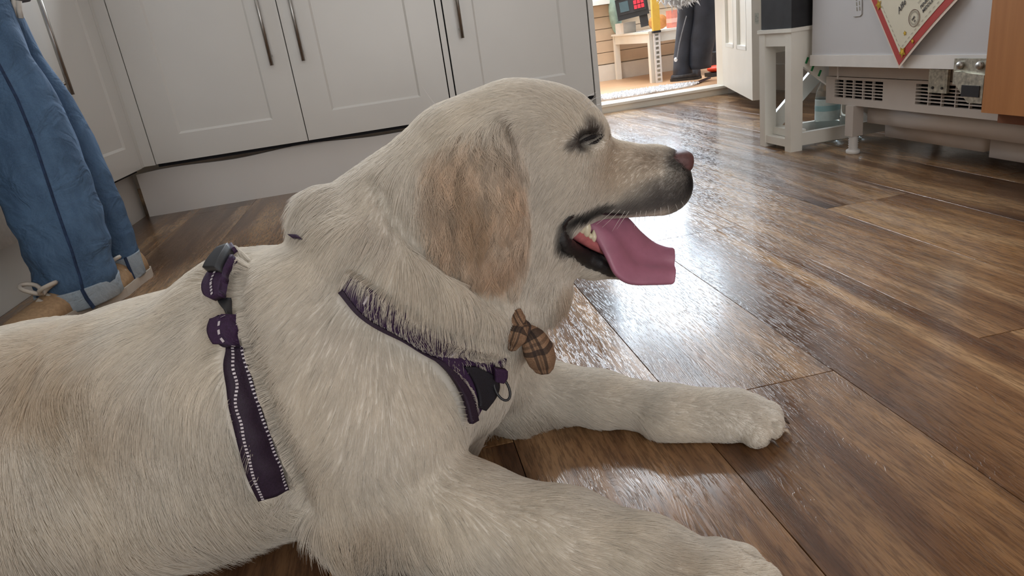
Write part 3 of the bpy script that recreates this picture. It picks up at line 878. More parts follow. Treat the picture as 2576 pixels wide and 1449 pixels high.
def tufts(bm, spots, L, r, lean):
    for p in spots:
        p = Vector(p); d = Vector((RNG.normal(0, lean), RNG.normal(0, lean), 1)).normalized()*L*RNG.uniform(0.6, 1.2)
        a = RNG.uniform(0, 6.28); u = Vector((math.cos(a), math.sin(a), 0))*r; w = Vector((-math.sin(a), math.cos(a), 0))*r
        v = [bm.verts.new(p+u), bm.verts.new(p-u*0.5+w*0.8), bm.verts.new(p-u*0.5-w*0.8)]; t = bm.verts.new(p+d)
        for i in range(3): bm.faces.new((v[i], v[(i+1) % 3], t))


t = thing('door_mat', 'fluffy white mat on the pale wood floor just beyond the doorway step', 'mat', (float(mc[0]), float(mc[1]), FZ))
rx, ry = 0.36, 0.135
mq = [(mc[0]+rx*math.cos(a)*(1+0.05*math.sin(5*a)), mc[1]+ry*math.sin(a)*(1+0.05*math.cos(7*a)), FZ) for a in np.linspace(0, 2*math.pi, 41)[:-1]]
obj('backing', prism(B(), mq, (0, 0, 1), 0.008), M['fluff'], t)
bm = B(); sp_ = []
for _ in range(2600):
    a = RNG.uniform(0, 2*math.pi); q = math.sqrt(RNG.uniform(0, 1)); sp_.append((mc[0]+rx*q*math.cos(a), mc[1]+ry*q*math.sin(a), FZ+0.007))
tufts(bm, sp_, 0.011, 0.006, 0.7)
o = obj('pile', bm, M['fluff'], t); o['kind'] = 'stuff'

# hanging dark waterproof trousers, their fur-trimmed coat, shoes on the floor
HY = 3.78
def hang_leg(cols, y, dd, n=16):
    """a trouser leg hanging: list of (py, left px, right px)"""
    bm = B(); rings = []
    for py, xl, xr in cols:
        a = Vector(at(xl, py, y)); b_ = Vector(at(xr, py, y)); c = (a+b_)/2; w = (b_-a).length/2
        ring = []
        for k in range(n):
            t = 2*math.pi*k/n
            rr = 1 + 0.06*math.sin(3*t + py*0.05)
            ring.append(bm.verts.new(c + Vector((math.cos(t)*w*rr, math.sin(t)*dd*rr, 0))))
        rings.append(ring)
    for A, C in zip(rings, rings[1:]):
        for k in range(n): bm.faces.new((A[k], A[(k+1) % n], C[(k+1) % n], C[k]))
    bm.faces.new(rings[0]); bm.faces.new(rings[-1][::-1]); return bm


t = thing('trousers', 'dark waterproof trousers hanging behind the white door above the shoes', 'trousers', tuple(at(1760, 150, HY)))
l1 = obj('leg', hang_leg([(-130, 1712, 1772), (-60, 1710, 1766), (0, 1706, 1758), (40, 1706, 1750), (90, 1703, 1739), (140, 1698, 1735), (165, 1696, 1735), (186, 1694, 1738)], HY, 0.06), M['navy'], t, smooth=True)
l2 = obj('leg', hang_leg([(-130, 1756, 1830), (-60, 1750, 1826), (0, 1744, 1822), (40, 1742, 1818), (90, 1737, 1800), (140, 1733, 1788), (160, 1733, 1786), (172, 1740, 1784)], HY-0.05, 0.07), M['navy'], t, smooth=True)
bm = B(); tube(bm, [at(1727, 40, HY-0.066), at(1716, 80, HY-0.066), at(1709, 110, HY-0.064), at(1703, 148, HY-0.062)], 0.003, 6); obj('seam', bm, M['grey_knit'], t)
bm = B(); ellipsoid(bm, at(1700, 150, HY-0.055), (0.010, 0.008, 0.012)); obj('toggle', bm, M['card_white'], t, smooth=True)
t = thing('trousers', 'second pair of dark trousers hanging half hidden by the white door', 'trousers', tuple(at(1810, 120, HY+0.05)))
obj('leg', hang_leg([(-130, 1790, 1850), (0, 1785, 1850), (60, 1786, 1850), (110, 1790, 1850), (150, 1788, 1850), (172, 1789, 1846)], HY+0.237, 0.042), M['navy'], t, smooth=True)
t = thing('coat', 'dark coat with a grey and white fur trim hanging above the dark trousers', 'coat', tuple(at(1740, -60, HY)))
obj('body', hang_leg([(-260, 1690, 1840), (-140, 1690, 1845), (-20, 1712, 1835)], HY-0.24, 0.08), M['navy'], t, smooth=True)
bm = B(); pts_ = [at(1676, -14, HY-0.33), at(1690, -4, HY-0.34), at(1706, 2, HY-0.34), at(1724, -6, HY-0.34), at(1740, -18, HY-0.33)]
tube(bm, pts_, [0.020, 0.030, 0.032, 0.028, 0.02], 12); tr = obj('fur_trim', bm, M['fluff_grey'], t, smooth=True)
bm = B()
for p in pts_:
    for _ in range(60):
        q = Vector(p) + Vector((RNG.normal(0, 0.022), RNG.normal(0, 0.015), RNG.normal(0, 0.012)))
        d = Vector((RNG.normal(0, 0.5), -0.5, RNG.normal(-0.8, 0.4))).normalized()*0.035
        u = Vector((0.004, 0, 0.002)); vs = [bm.verts.new(q+u), bm.verts.new(q-u), bm.verts.new(q+Vector((0, 0.004, 0.003))), bm.verts.new(q+d)]
        for f in ((0, 1, 3), (1, 2, 3), (2, 0, 3)): bm.faces.new([vs[i] for i in f])
o = obj('fur', bm, M['fluff'], tr); o['kind'] = 'stuff'


def shoe(name, label, heel, toe, w, h, mat, solemat, laces=None):
    """low shoe between two floor points"""
    heel, toe = Vector(heel), Vector(toe); d = toe-heel; L = d.length; d.normalize(); s = Vector((-d.y, d.x, 0))
    t = thing(name, label, 'shoe', tuple(heel))
    prof = [(0.0, 0.62, 0.80), (0.12, 0.85, 1.0), (0.35, 0.80, 0.92), (0.55, 0.95, 0.70), (0.75, 1.0, 0.52), (0.90, 0.85, 0.42), (1.0, 0.4, 0.28)]
    bm = B(); rings = []
    for u, ww, hh_ in prof:
        rings.append([bm.verts.new(heel + d*L*u + s*math.cos(a)*w/2*ww + Vector((0, 0, 0.012+max(0, math.sin(a))*h*hh_))) for a in np.linspace(0, math.pi, 10)])
    for A, C in zip(rings, rings[1:]):
        for k in range(9): bm.faces.new((A[k], A[k+1], C[k+1], C[k]))
        bm.faces.new((A[9], A[0], C[0], C[9]))
    bm.faces.new(rings[0][::-1]); bm.faces.new(rings[-1])
    obj('upper', bm, mat, t, smooth=True)
    pl = [heel + d*L*u + s*ww*w/2*1.08 for u, ww in ((-0.02, 0.6), (0.12, 0.9), (0.35, 0.85), (0.7, 1.04), (0.92, 0.85), (1.02, 0.4))]
    pl += [heel + d*L*u - s*ww*w/2*1.08 for u, ww in ((1.02, 0.4), (0.92, 0.85), (0.7, 1.04), (0.35, 0.85), (0.12, 0.9), (-0.02, 0.6))]
    obj('sole', prism(B(), pl, (0, 0, 1), 0.014), solemat, t)
    bm = B()
    for u in (0.42, 0.52, 0.62):
        c = heel + d*L*u; hz = h*(0.92-0.22*(u-0.35)/0.2 if u < 0.55 else 0.66-0.4*(u-0.55)) + 0.012
        tube(bm, [c + s*w*0.28 + Vector((0, 0, hz*0.80)), c + Vector((0, 0, hz+0.004)), c - s*w*0.28 + Vector((0, 0, hz*0.80))], 0.003, 6)
    obj('lace', bm, laces or M['rubber'], t)
    return t


sa = atz(1748, 200, FZ); sb = atz(1698, 203, FZ)
dsh = shoe('shoe', 'dark low shoe under the left hanging trouser leg', (sa[0]+0.03, sa[1], FZ), (sb[0]-0.02, sb[1], FZ), 0.09, 0.075, M['shoe_dark'], M['rubber'])
p = atz(1800, 191, FZ)
t = thing('boot', 'dark boot with a bright orange sole edge beside the hanging trousers', 'boot', tuple(p))
obj('upper', lathe(B(), [(0.040, 0.012), (0.046, 0.03), (0.044, 0.07), (0.040, 0.13), (0.041, 0.135)], (p[0]+0.03, p[1]+0.02, FZ), 18), M['shoe_dark'], t, smooth=True)
bm = B(); ellipsoid(bm, (p[0]+0.02, p[1]+0.0, FZ+0.042), (0.070, 0.05, 0.022)); obj('rand', bm, M['orange'], t, smooth=True)
obj('sole', bx((p[0]-0.045, p[1]-0.045, FZ), (p[0]+0.09, p[1]+0.05, FZ+0.022)), M['rubber'], t, bevel=0.008)
pa, pc = atz(1775, 203, FZ), atz(1752, 212, FZ)
t = tag(obj('strap', tube(B(), [(pa[0]+0.02, pa[1], FZ+0.012), ((pa[0]+pc[0])/2, (pa[1]+pc[1])/2, FZ+0.008), (pc[0], pc[1], FZ+0.006)], 0.014, 8, flat=0.4), plain('dark_red_strap', (0.035, 0.008, 0.008), 0.6)), 'dark maroon strap lying on the floor in front of the orange soled boot', 'strap')
p = at(1765, 178, HY+0.03)
t = tag(obj('bag', ellipsoid(B(), (p[0]+0.05, HY+0.30, FZ+0.05), (0.035, 0.04, 0.05)), plain('cream_bag', (0.60, 0.50, 0.42), 0.7, var=0.2), smooth=True), 'small cream bag on the floor behind the hanging trousers', 'bag')

# ================================================================ the person at the left
PY1, PY2 = 1.50, 1.635
person = thing('person', 'person standing at the left in turned-up blue jeans and tan shoes', 'person', (-0.68, 1.56, 0))


def limb(bm_rings, n=28):
    bm = B(); rings = []
    for c, rx, ry, ph in bm_rings:
        ring = []
        for k in range(n):
            a = 2*math.pi*k/n
            fold = 1 + 0.035*math.sin(2*a+ph) + 0.022*math.sin(5*a-ph*1.7)
            ring.append(bm.verts.new((c[0]+rx*math.cos(a)*fold, c[1]+ry*math.sin(a)*fold, c[2])))
        rings.append(ring)
    for A, C in zip(rings, rings[1:]):
        for k in range(n): bm.faces.new((A[k], A[(k+1) % n], C[(k+1) % n], C[k]))
    bm.faces.new(rings[0][::-1]); bm.faces.new(rings[-1])
    return bm


def leg_from_px(rows, y, dyt, ratio, zend, extra):
    """rows: (py, xl, xr) silhouettes at depth y (+dyt at the top); returns rings, continued above by extra"""
    out = []
    m = len(rows)
    for i, (py, xl, xr) in enumerate(rows):
        yy = y + dyt*(1-i/(m-1))
        a, b_ = at(xl, py, yy), at(xr, py, yy); c = (a+b_)/2; w = np.linalg.norm(b_-a)/2
        out.append((c, w, w*ratio, py*0.013))
    return out[::-1], extra


# silhouettes of the trouser legs (from the knee down to the turn-up)
near = [(-60, -190, -8), (60, -150, 38), (150, -110, 76), (250, -74, 142), (350, -42, 190), (450, -12, 226), (540, 26, 250), (620, 61, 274), (680, 82, 291), (725, 94, 299)]
far = [(-60, -110, 0), (60, -40, 62), (150, 10, 108), (250, 80, 182), (350, 132, 238), (450, 178, 281), (540, 220, 316), (600, 246, 337), (630, 260, 348), (655, 274, 351)]
rings_n, _ = leg_from_px(near, PY1, 0.05, 0.80, 0, None)
rings_f, _ = leg_from_px(far, PY2, 0.02, 0.85, 0, None)


def up(rings, hip, rr):
    """continue a trouser leg to the hip, each ring interpolated"""
    c, rx, ry, ph = rings[-1]; out = list(rings)
    for k in range(1, 7):
        f = k/6; q = c*(1-f) + np.array(hip)*f
        out.append((q, rx*(1-f)+rr[0]*f, ry*(1-f)+rr[1]*f, ph-k*0.6))
    return out


hipn = (-0.695, 1.53, 0.96); hipf = (-0.695, 1.67, 0.96)
for nm, rg, hip in (('trouser_leg', rings_n, hipn), ('trouser_leg', rings_f, hipf)):
    rg = up(rg, hip, (0.115, 0.095))
    # fine crumpling above the turn-up
    fine = []
    for (c0, a0, b0, p0), (c1, a1, b1, p1) in zip(rg, rg[1:]):
        for f in (0, 0.25, 0.5, 0.75):
            c = c0*(1-f)+c1*f
            k = max(0.0, 1-(c[2]-0.06)/0.30)
            wv = 1 + (0.035*k+0.008)*math.sin(c[2]*95+hip[1]*9)
            fine.append((c, (a0*(1-f)+a1*f)*wv, (b0*(1-f)+b1*f)*wv, p0*(1-f)+p1*f))
    fine.append(rg[-1])
    lg_ = obj(nm, limb(fine), M['denim'], person, smooth=True)
    # out-seam: a raised double seam down the side facing the room
    lo = fine[0]
    c, rx, ry, ph = fine[0]
    # turn-up: a wider pale band with an open top lip
    z0, z1 = max(0.016, c[2]-(0.060 if hip is hipn else 0.072)), c[2]+0.012
    bm = B(); n = 28; rr_ = []
    sh = np.array(fine[0][0]) - np.array(fine[4][0]); sh = sh/max(1e-6, abs(sh[2]))
    for z, g in ((z0, 1.02), (z0+0.004, 1.075), ((z0+z1)/2, 1.07), (z1-0.003, 1.10), (z1, 1.085), (z1-0.006, 1.02)):
        cx = c[0]; cy = c[1]
        rr_.append([bm.verts.new((cx+rx*g*math.cos(2*math.pi*k/n)*(1+0.02*math.sin(4*math.pi*k/n)), cy+ry*g*math.sin(2*math.pi*k/n), z+0.006*math.cos(2*math.pi*k/n-0.5))) for k in range(n)])
    for A, C in zip(rr_, rr_[1:]):
        for k in range(n): bm.faces.new((A[k], A[(k+1) % n], C[(k+1) % n], C[k]))
    bm.faces.new(rr_[0][::-1])
    cuff = obj('turn_up', bm, M['denim_pale'], lg_, smooth=True); cuff['label'] = 'pale inside-out turned-up jeans cuff'
    bm = B(); aa = -1.15
    tube(bm, [(c[0]+rx*1.10*math.cos(aa+q), c[1]+ry*1.10*math.sin(aa+q), z) for q, z in ((0.10, z0), (0.03, (z0+z1)/2), (0, z1))], 0.006, 8, flat=0.5)
    obj('cuff_seam', bm, M['denim_seam'], lg_)
    bm = B(); pts = []
    for cI, a_, b_, p_ in fine[0:60]:
        ang = -1.15
        fold = 1 + 0.035*math.sin(2*ang+p_) + 0.022*math.sin(5*ang-p_*1.7)
        pts.append((cI[0]+a_*math.cos(ang)*fold*1.003, cI[1]+b_*math.sin(ang)*fold*1.003, cI[2]))
    if hip is hipn:
        tube(bm, pts, 0.0028, 6); obj('side_seam', bm, M['denim_seam'], lg_)
    else: bm.free()
# hips, jumper hem with two pale draw-cords
hips = [((-0.695, 1.60, 0.90), 0.122, 0.165, 0.4), ((-0.695, 1.60, 0.98), 0.124, 0.175, 0.8), ((-0.695, 1.60, 1.06), 0.13, 0.165, 1.1), ((-0.695, 1.60, 1.12), 0.125, 0.155, 1.4)]
obj('jeans_seat', limb([(np.array(c), a, b_, p) for c, a, b_, p in hips]), M['denim'], person, smooth=True)
tor = [((-0.695, 1.60, 0.94), 0.128, 0.185, 0.2), ((-0.695, 1.60, 1.02), 0.128, 0.19, 0.5), ((-0.695, 1.60, 1.2), 0.126, 0.18, 0.9), ((-0.695, 1.60, 1.40), 0.14, 0.195, 1.2), ((-0.695, 1.60, 1.46), 0.11, 0.17, 1.3), ((-0.695, 1.60, 1.50), 0.07, 0.08, 1.3)]
jm = obj('jumper', limb([(np.array(c), a, b_, p) for c, a, b_, p in tor]), M['grey_knit'], person, smooth=True)
# a grey sleeve hem hanging down into the frame with its pale cords
ph_ = at(40, -10, 1.60)
slv = [(np.array(at(60, -260, 1.62)), 0.05, 0.045, 0.2), (np.array(at(52, -120, 1.62)), 0.045, 0.04, 0.5), (np.array(at(42, -20, 1.62)), 0.033, 0.03, 0.8), (np.array(at(40, 6, 1.62)), 0.024, 0.022, 1.0)]
obj('pocket_bag', limb(slv[::-1]), M['grey_knit'], person, smooth=True)
for a, b_ in (((36, 0), (38, 44)), ((48, 2), (53, 46))):
    bm = B(); tube(bm, [at(*a, 1.575), at((a[0]+b_[0])/2-2, (a[1]+b_[1])/2, 1.575), at(*b_, 1.575)], 0.005, 8); obj('cord', bm, M['string'], person, smooth=True)


def person_shoe(heel, toe, w, h):
    heel, toe = Vector(heel), Vector(toe); d = toe-heel; L = d.length; d.normalize(); s = Vector((-d.y, d.x, 0))
    prof = [(0.0, 0.55, 0.95), (0.06, 0.72, 1.05), (0.25, 0.78, 1.0), (0.42, 0.82, 0.98), (0.55, 0.92, 0.80), (0.75, 1.0, 0.56), (0.92, 0.85, 0.44), (1.0, 0.45, 0.30)]
    bm = B(); rings = []
    for u, ww, hh_ in prof:
        rings.append([bm.verts.new(heel + d*L*u + s*math.cos(a)*w/2*ww + Vector((0, 0, 0.018+max(0, math.sin(a))**0.8*h*hh_))) for a in np.linspace(0, math.pi, 12)])
    for A, C in zip(rings, rings[1:]):
        for k in range(11): bm.faces.new((A[k], A[k+1], C[k+1], C[k]))
        bm.faces.new((A[11], A[0], C[0], C[11]))
    bm.faces.new(rings[0][::-1]); bm.faces.new(rings[-1])
    sh = obj('shoe', bm, M['tan'], person, smooth=True); sh['label'] = 'tan canvas shoe with white laces'
    pl = [heel + d*L*u + s*ww*w/2*1.06 for u, ww in ((-0.02, 0.55), (0.1, 0.8), (0.35, 0.84), (0.7, 1.02), (0.92, 0.85), (1.02, 0.4))]
    pl += [heel + d*L*u - s*ww*w/2*1.06 for u, ww in ((1.02, 0.4), (0.92, 0.85), (0.7, 1.02), (0.35, 0.84), (0.1, 0.8), (-0.02, 0.55))]
    obj('sole', prism(B(), pl, (0, 0, 1), 0.020), M['sole'], sh)
    bm = B(); c = heel + d*L*0.12
    tube(bm, [heel + d*L*u + s*q*w/2*0.97 + Vector((0, 0, z)) for u, q, z in ((0.55, -0.95, 0.030), (0.40, -0.86, 0.06), (0.25, -0.80, 0.085))], 0.005, 6, flat=0.5); obj('side_patch', bm, M['tan2'], sh)
    bm = B()
    for u in (0.48, 0.56, 0.64):
        c = heel + d*L*u; hz = h*(0.92-(u-0.45)*1.5)+0.018
        tube(bm, [c - s*w*0.34 + Vector((0, 0, hz*0.70)), c + Vector((0, 0, hz+0.004)), c + s*w*0.34 + Vector((0, 0, hz*0.70))], 0.004, 6)
    # bow with two open loops
    c = heel + d*L*0.60 + Vector((0, 0, h*0.72+0.026))
    for sg in (-1, 1):
        tube(bm, [c + s*sg*(0.004+0.018*(1-math.cos(t))) + d*0.014*math.sin(t) + Vector((0, 0, 0.022*math.sin(t*0.5))) for t in np.linspace(0, 2*math.pi, 14)[:-1]], 0.0045, 6, closed=True)
    obj('lace', bm, M['sole'], sh, smooth=True)
    return sh


cn, cf = rings_n[0][0], rings_f[0][0]
person_shoe((cn[0]+0.015, cn[1]+0.060, 0), (cn[0]-0.075, cn[1]-0.150, 0), 0.090, 0.054)
person_shoe((cf[0]+0.0, cf[1]+0.07, 0), (cf[0]-0.035, cf[1]-0.150, 0), 0.086, 0.050)

# ================================================================ the dog: one implicit body, meshed by surface nets
VOX = 0.0034
GLO = np.array([-0.80, 0.28, -0.012]); GHI = np.array([0.42, 0.96, 0.46])
GN = np.ceil((GHI-GLO)/VOX).astype(int)
FIELD = np.full(GN, 0.05, np.float32)
PAD = 0.035


def _sub(lo, hi, pad=PAD):
    a = np.clip(np.floor((np.asarray(lo)-pad-GLO)/VOX).astype(int), 0, GN); b = np.clip(np.ceil((np.asarray(hi)+pad-GLO)/VOX).astype(int), 0, GN)
    sl = tuple(slice(i, j) for i, j in zip(a, b))
    g = [GLO[k] + VOX*np.arange(a[k], b[k], dtype=np.float32) for k in range(3)]
    return sl, g[0][:, None, None], g[1][None, :, None], g[2][None, None, :]


def _apply(sl, d, k, op):
    f = FIELD[sl]
    if op == 'sub':
        d = -d; h = np.clip(0.5 - 0.5*(f-d)/k, 0, 1); FIELD[sl] = f*(1-h)+d*h + k*h*(1-h)
    else:
        h = np.clip(0.5 + 0.5*(f-d)/k, 0, 1); FIELD[sl] = f*(1-h)+d*h - k*h*(1-h)


def ell(c, r, k=0.02, rot=None, op='add'):
    c = np.asarray(c, float); r = np.asarray(r, float); R_ = np.eye(3) if rot is None else np.asarray(rot)
    e = np.sqrt(((R_*r)**2).sum(1)); sl, x, y, z = _sub(c-e, c+e)
    x, y, z = x-c[0], y-c[1], z-c[2]
    q = [R_[0, i]*x + R_[1, i]*y + R_[2, i]*z for i in range(3)]
    k0 = np.sqrt(sum((q[i]/r[i])**2 for i in range(3))); k1 = np.sqrt(sum((q[i]/r[i]**2)**2 for i in range(3)))
    _apply(sl, (k0*(k0-1)/np.maximum(k1, 1e-6)).astype(np.float32), k, op)


def rc(a, b, ra, rb, k=0.02, ys=1.0, op='add'):
    """tapered limb from a to b; ys widens it across the dog"""
    a = np.asarray(a, float); b = np.asarray(b, float); r = max(ra, rb)*max(ys, 1)
    sl, x, y, z = _sub(np.minimum(a, b)-r, np.maximum(a, b)+r)
    d = b-a; L2 = (d*d).sum()
    t = np.clip(((x-a[0])*d[0] + (y-a[1])*d[1] + (z-a[2])*d[2])/L2, 0, 1)
    px, py, pz = x-a[0]-t*d[0], (y-a[1]-t*d[1])/ys, z-a[2]-t*d[2]
    dist = np.sqrt(px*px+py*py+pz*pz) - (ra*(1-t)+rb*t)
    _apply(sl, dist.astype(np.float32), k, op)


def RR(rpx, p): return rpx*m_per_px(p)


def G(px, py, rpx, sink=0.92):
    """a point whose ball of rpx pixels rests on the floor"""
    d = ray(px, py); c = sink*rpx*float(d @ _fw)/FPX
    t = CAM[2]/(c-d[2]); return CAM + d*t


HYM = 0.62                          # plane of symmetry of the head


def hp(px, py, dy=0.0): return at(px, py, HYM+dy)


def limbpx(A, B_, ra, rb, k=0.02, ys=1.0, op='add'):
    rc(A, B_, RR(ra, A), RR(rb, B_), k, ys, op)


# trunk
TR = [((-0.080, 0.615, 0.135), 0.112, 1.0), ((-0.165, 0.632, 0.128), 0.118, 1.03), ((-0.27, 0.655, 0.112), 0.112, 1.12), ((-0.40, 0.685, 0.103), 0.108, 1.2), ((-0.54, 0.72, 0.098), 0.105, 1.25), ((-0.66, 0.75, 0.09), 0.09, 1.2)]
for (a, ra, ya), (b, rb, yb_) in zip(TR, TR[1:]):
    rc(a, b, ra, rb, 0.03, (ya+yb_)/2)
ell((-0.145, 0.63, 0.20), (0.075, 0.06, 0.062), 0.04)                     # withers
ell((-0.26, 0.60, 0.075), (0.13, 0.085, 0.07), 0.04)                     # belly spreading on the floor
ell((-0.42, 0.585, 0.085), (0.135, 0.075, 0.085), 0.025)                  # near thigh
ell((-0.62, 0.64, 0.08), (0.12, 0.10, 0.08), 0.03)
ell((-0.02, 0.66, 0.05), (0.07, 0.055, 0.055), 0.03)
ell((0.005, 0.618, 0.13), (0.075, 0.080, 0.085), 0.03)                    # brisket
# neck
limbpx(hp(1180, 430, 0.0), hp(985, 620, 0.0), 165, 205, 0.03, 1.1)
limbpx(hp(1250, 560, 0.0), hp(1090, 720, -0.01), 165, 205, 0.03, 1.1)
limbpx(hp(1290, 620, 0.0), hp(1250, 790, -0.01), 110, 110, 0.03, 1.2)
ell(hp(1360, 730, -0.01), (0.030, 0.036, 0.026), 0.02)                    # throat tuft
# ruff of long neck fur: a roll round the base of the neck
RUFF = [(832, 556, -0.01, 82), (900, 640, -0.06, 84), (1000, 710, -0.075, 88), (1100, 760, -0.075, 86), (1200, 785, -0.065, 74), (1290, 790, -0.04, 60)]
for (x0_, y0_, d0, r0_), (x1_, y1_, d1, r1_) in zip(RUFF, RUFF[1:]):
    limbpx(hp(x0_, y0_, d0-0.004), hp(x1_, y1_, d1-0.004), r0_*1.04, r1_*1.04, 0.010)
# near shoulder and foreleg
limbpx(at(800, 830, 0.575), at(960, 1090, 0.545), 215, 185, 0.03)
limbpx(at(960, 1090, 0.545), G(930, 1262, 135), 180, 138, 0.03)
E1, E2, E3, E4, E5 = G(930, 1262, 135), G(1170, 1300, 128), G(1430, 1362, 118), G(1630, 1410, 100), G(1775, 1452, 78)
limbpx(E1, E2, 135, 128, 0.02); limbpx(E2, E3, 128, 116, 0.02); limbpx(E3, E4, 116, 96, 0.02); limbpx(E4, E5, 94, 84, 0.02)
# far foreleg
ell(G(1285, 1005, 66), (0.045, 0.045, 0.038), 0.02)                     # far elbow
F0, F1, F2, F3, F4 = at(1240, 930, 0.665), G(1320, 975, 84), G(1510, 1003, 66), G(1690, 1034, 60), G(1842, 1036, 58)
limbpx(F0, F1, 95, 82, 0.015); limbpx(F1, F2, 82, 64, 0.015); limbpx(F2, F3, 64, 58, 0.015); limbpx(F3, F4, 58, 56, 0.015)


def paw(c, d, s, L):
    """four toes fanned round the end of a leg; d direction, s sideways unit vectors"""
    d = np.asarray(d); s = np.asarray(s); tips = []
    for i, (o, l, r) in enumerate(((-0.0265, 0.024, 0.0150), (-0.0095, 0.038, 0.0160), (0.0095, 0.038, 0.0160), (0.0265, 0.024, 0.0150))):
        o, l, r = o*L, l*L, r*L
        a = c + s*o*0.62 + d*0.008; b = c + s*o*1.02 + d*l
        a[2] = 0.025*L; b[2] = r*0.92
        rc(a, b, r*0.95, r, 0.009)
        tips.append((b, r))
    for (p, r), (q, s_) in zip(tips, tips[1:]):
        m = (p+q)/2; rc(m-d*0.020+[0, 0, r*1.25], m+d*0.018+[0, 0, r*0.1], 0.0022, 0.0042, 0.004, op='sub')
    return tips


def hdir(a, b):
    v = np.array(b)-np.array(a); v[2] = 0; return v/np.linalg.norm(v)


limbpx(G(1660, 1058, 46), G(1830, 1070, 42), 44, 40, 0.015)
nd = hdir(E4, E5); ns = np.array([-nd[1], nd[0], 0]); NT_ = paw(E5.copy(), nd, ns, 1.0)
fd = hdir(F3, F4); fd = hdir((0, 0, 0), fd+np.array([0.0, -0.06, 0])); fs = np.array([-fd[1], fd[0], 0]); FT_ = paw(F4.copy(), fd, fs, 0.92)

# head
ell(hp(1305, 385), np.array([RR(172, hp(1305, 385))]*3)*np.array([1.0, 0.98, 1.0]), 0.02)
limbpx(hp(1190, 430), hp(1300, 400), 160, 165, 0.02)
ell(hp(1405, 345), np.array([RR(112, hp(1405, 345))]*3), 0.02)
ell(hp(1470, 345, -0.022), np.array([RR(58, hp(1470, 345))]*3), 0.012); ell(hp(1470, 345, 0.022), np.array([RR(58, hp(1470, 345))]*3), 0.012)
ell(hp(1390, 470, -0.018), np.array([RR(118, hp(1390, 470))]*3)*np.array([1, 0.85, 1]), 0.02); ell(hp(1390, 470, 0.018), np.array([RR(118, hp(1390, 470))]*3)*np.array([1, 0.85, 1]), 0.02)
limbpx(hp(1490, 440), hp(1645, 447), 92, 72, 0.014, 1.05)
limbpx(hp(1480, 478), hp(1655, 478), 66, 58, 0.014, 1.25)
ell(hp(1684, 466), np.array([RR(50, hp(1690, 470))]*3)*np.array([1, 1.2, 1.1]), 0.010)
limbpx(hp(1650, 410), hp(1686, 418), 36, 34, 0.010, 1.1)
# jaw
limbpx(hp(1370, 590), hp(1490, 650), 90, 46, 0.016, 1.0)
limbpx(hp(1490, 650), hp(1562, 672), 46, 28, 0.010, 1.1)
limbpx(hp(1330, 600), hp(1380, 590), 120, 95, 0.02, 1.1)
FIELD0 = FIELD.copy()
# open mouth: a wedge cut right through between the jaws
MW = [(1416, 584, 22), (1450, 588, 42), (1500, 598, 54), (1560, 604, 60), (1640, 608, 70)]
for (x0_, y0_, r0_), (x1_, y1_, r1_) in zip(MW, MW[1:]):
    limbpx(hp(x0_, y0_), hp(x1_, y1_), r0_, r1_, 0.004, 9.0, 'sub')
# crease in the neck fur where the collar sits
CREASE = []
# eye socket
ell(hp(1488, 353, -0.044), (0.013, 0.012, 0.008), 0.006, op='sub')
# ear flap, hanging close to the cheek
EY = -0.066


def epx(px, py, dy=0.0): return hp(px, py, EY+dy)


def ear_part(px, py, rx, ry, ang, th, dy, k):
    c = epx(px, py, dy); s = m_per_px(c); a = math.radians(ang)
    # local axes: across the ear, out of the head, down the ear
    X = CR*math.cos(a) - CU*math.sin(a); Z = CR*math.sin(a) + CU*math.cos(a); Yv = np.cross(Z, X)
    ell(c, (rx*s, th, ry*s), k, np.stack([X, Yv, Z], 1))


ear_part(1200, 470, 105, 135, 10, 0.017, 0.006, 0.012)
ear_part(1210, 560, 108, 120, -8, 0.015, 0.0, 0.012)
ear_part(1250, 640, 68, 84, -30, 0.013, 0.0, 0.010)
ear_part(1255, 370, 62, 66, 20, 0.016, 0.014, 0.014)


def hit0(px, py, F):
    d = ray(px, py); ts = np.arange(0.3, 1.2, 0.001); P = CAM + ts[:, None]*d
    ok = np.all((P > GLO+VOX*2) & (P < GHI-VOX*2), axis=1); i = np.floor((P-GLO)/VOX+0.5).astype(int); v = np.full(len(ts), 1.0); v[ok] = F[tuple(i[ok].T)]
    return P[np.argmax(v < 0)] if (v < 0).any() else None


CR_PX = [(944, 448), (962, 490), (985, 525), (1008, 562), (1050, 605), (1090, 640), (1130, 672), (1180, 706), (1225, 745), (1262, 775)]
cpts = [hit0(x, y, FIELD) for x, y in CR_PX]; cpts = [q for q in cpts if q is not None]
for a, b in zip(cpts, cpts[1:]):
    rc(a, b, 0.0052, 0.0052, 0.010, op='sub')
    for f in np.linspace(0, 1, 8): CREASE.append(a*(1-f)+b*f)
GR_PX = [(600, 720), (596, 790), (606, 870), (634, 960), (664, 1050), (694, 1130), (730, 1210), (770, 1280)]
gpts = [hit0(x, y, FIELD) for x, y in GR_PX]
for a, b in zip(gpts, gpts[1:]): rc(a, b, 0.0085, 0.0085, 0.016, op='sub')
# nothing goes below the floor
sl, gx, gy, gz = _sub(GLO, GHI, 0)
FIELD = np.maximum(FIELD, (0.001 - gz).astype(np.float32))
GRAD = np.stack(np.gradient(FIELD, VOX), -1)


def sample(A, p):
    q = (np.asarray(p)-GLO)/VOX; i = np.clip(np.floor(q).astype(int), 0, GN-2); f = q-i; out = 0
    for dx in (0, 1):
        for dy in (0, 1):
            for dz in (0, 1):
                w = (f[..., 0] if dx else 1-f[..., 0])*(f[..., 1] if dy else 1-f[..., 1])*(f[..., 2] if dz else 1-f[..., 2])
                v = A[i[..., 0]+dx, i[..., 1]+dy, i[..., 2]+dz]
                out = out + (w[..., None]*v if v.ndim > w.ndim else w*v)
    return out


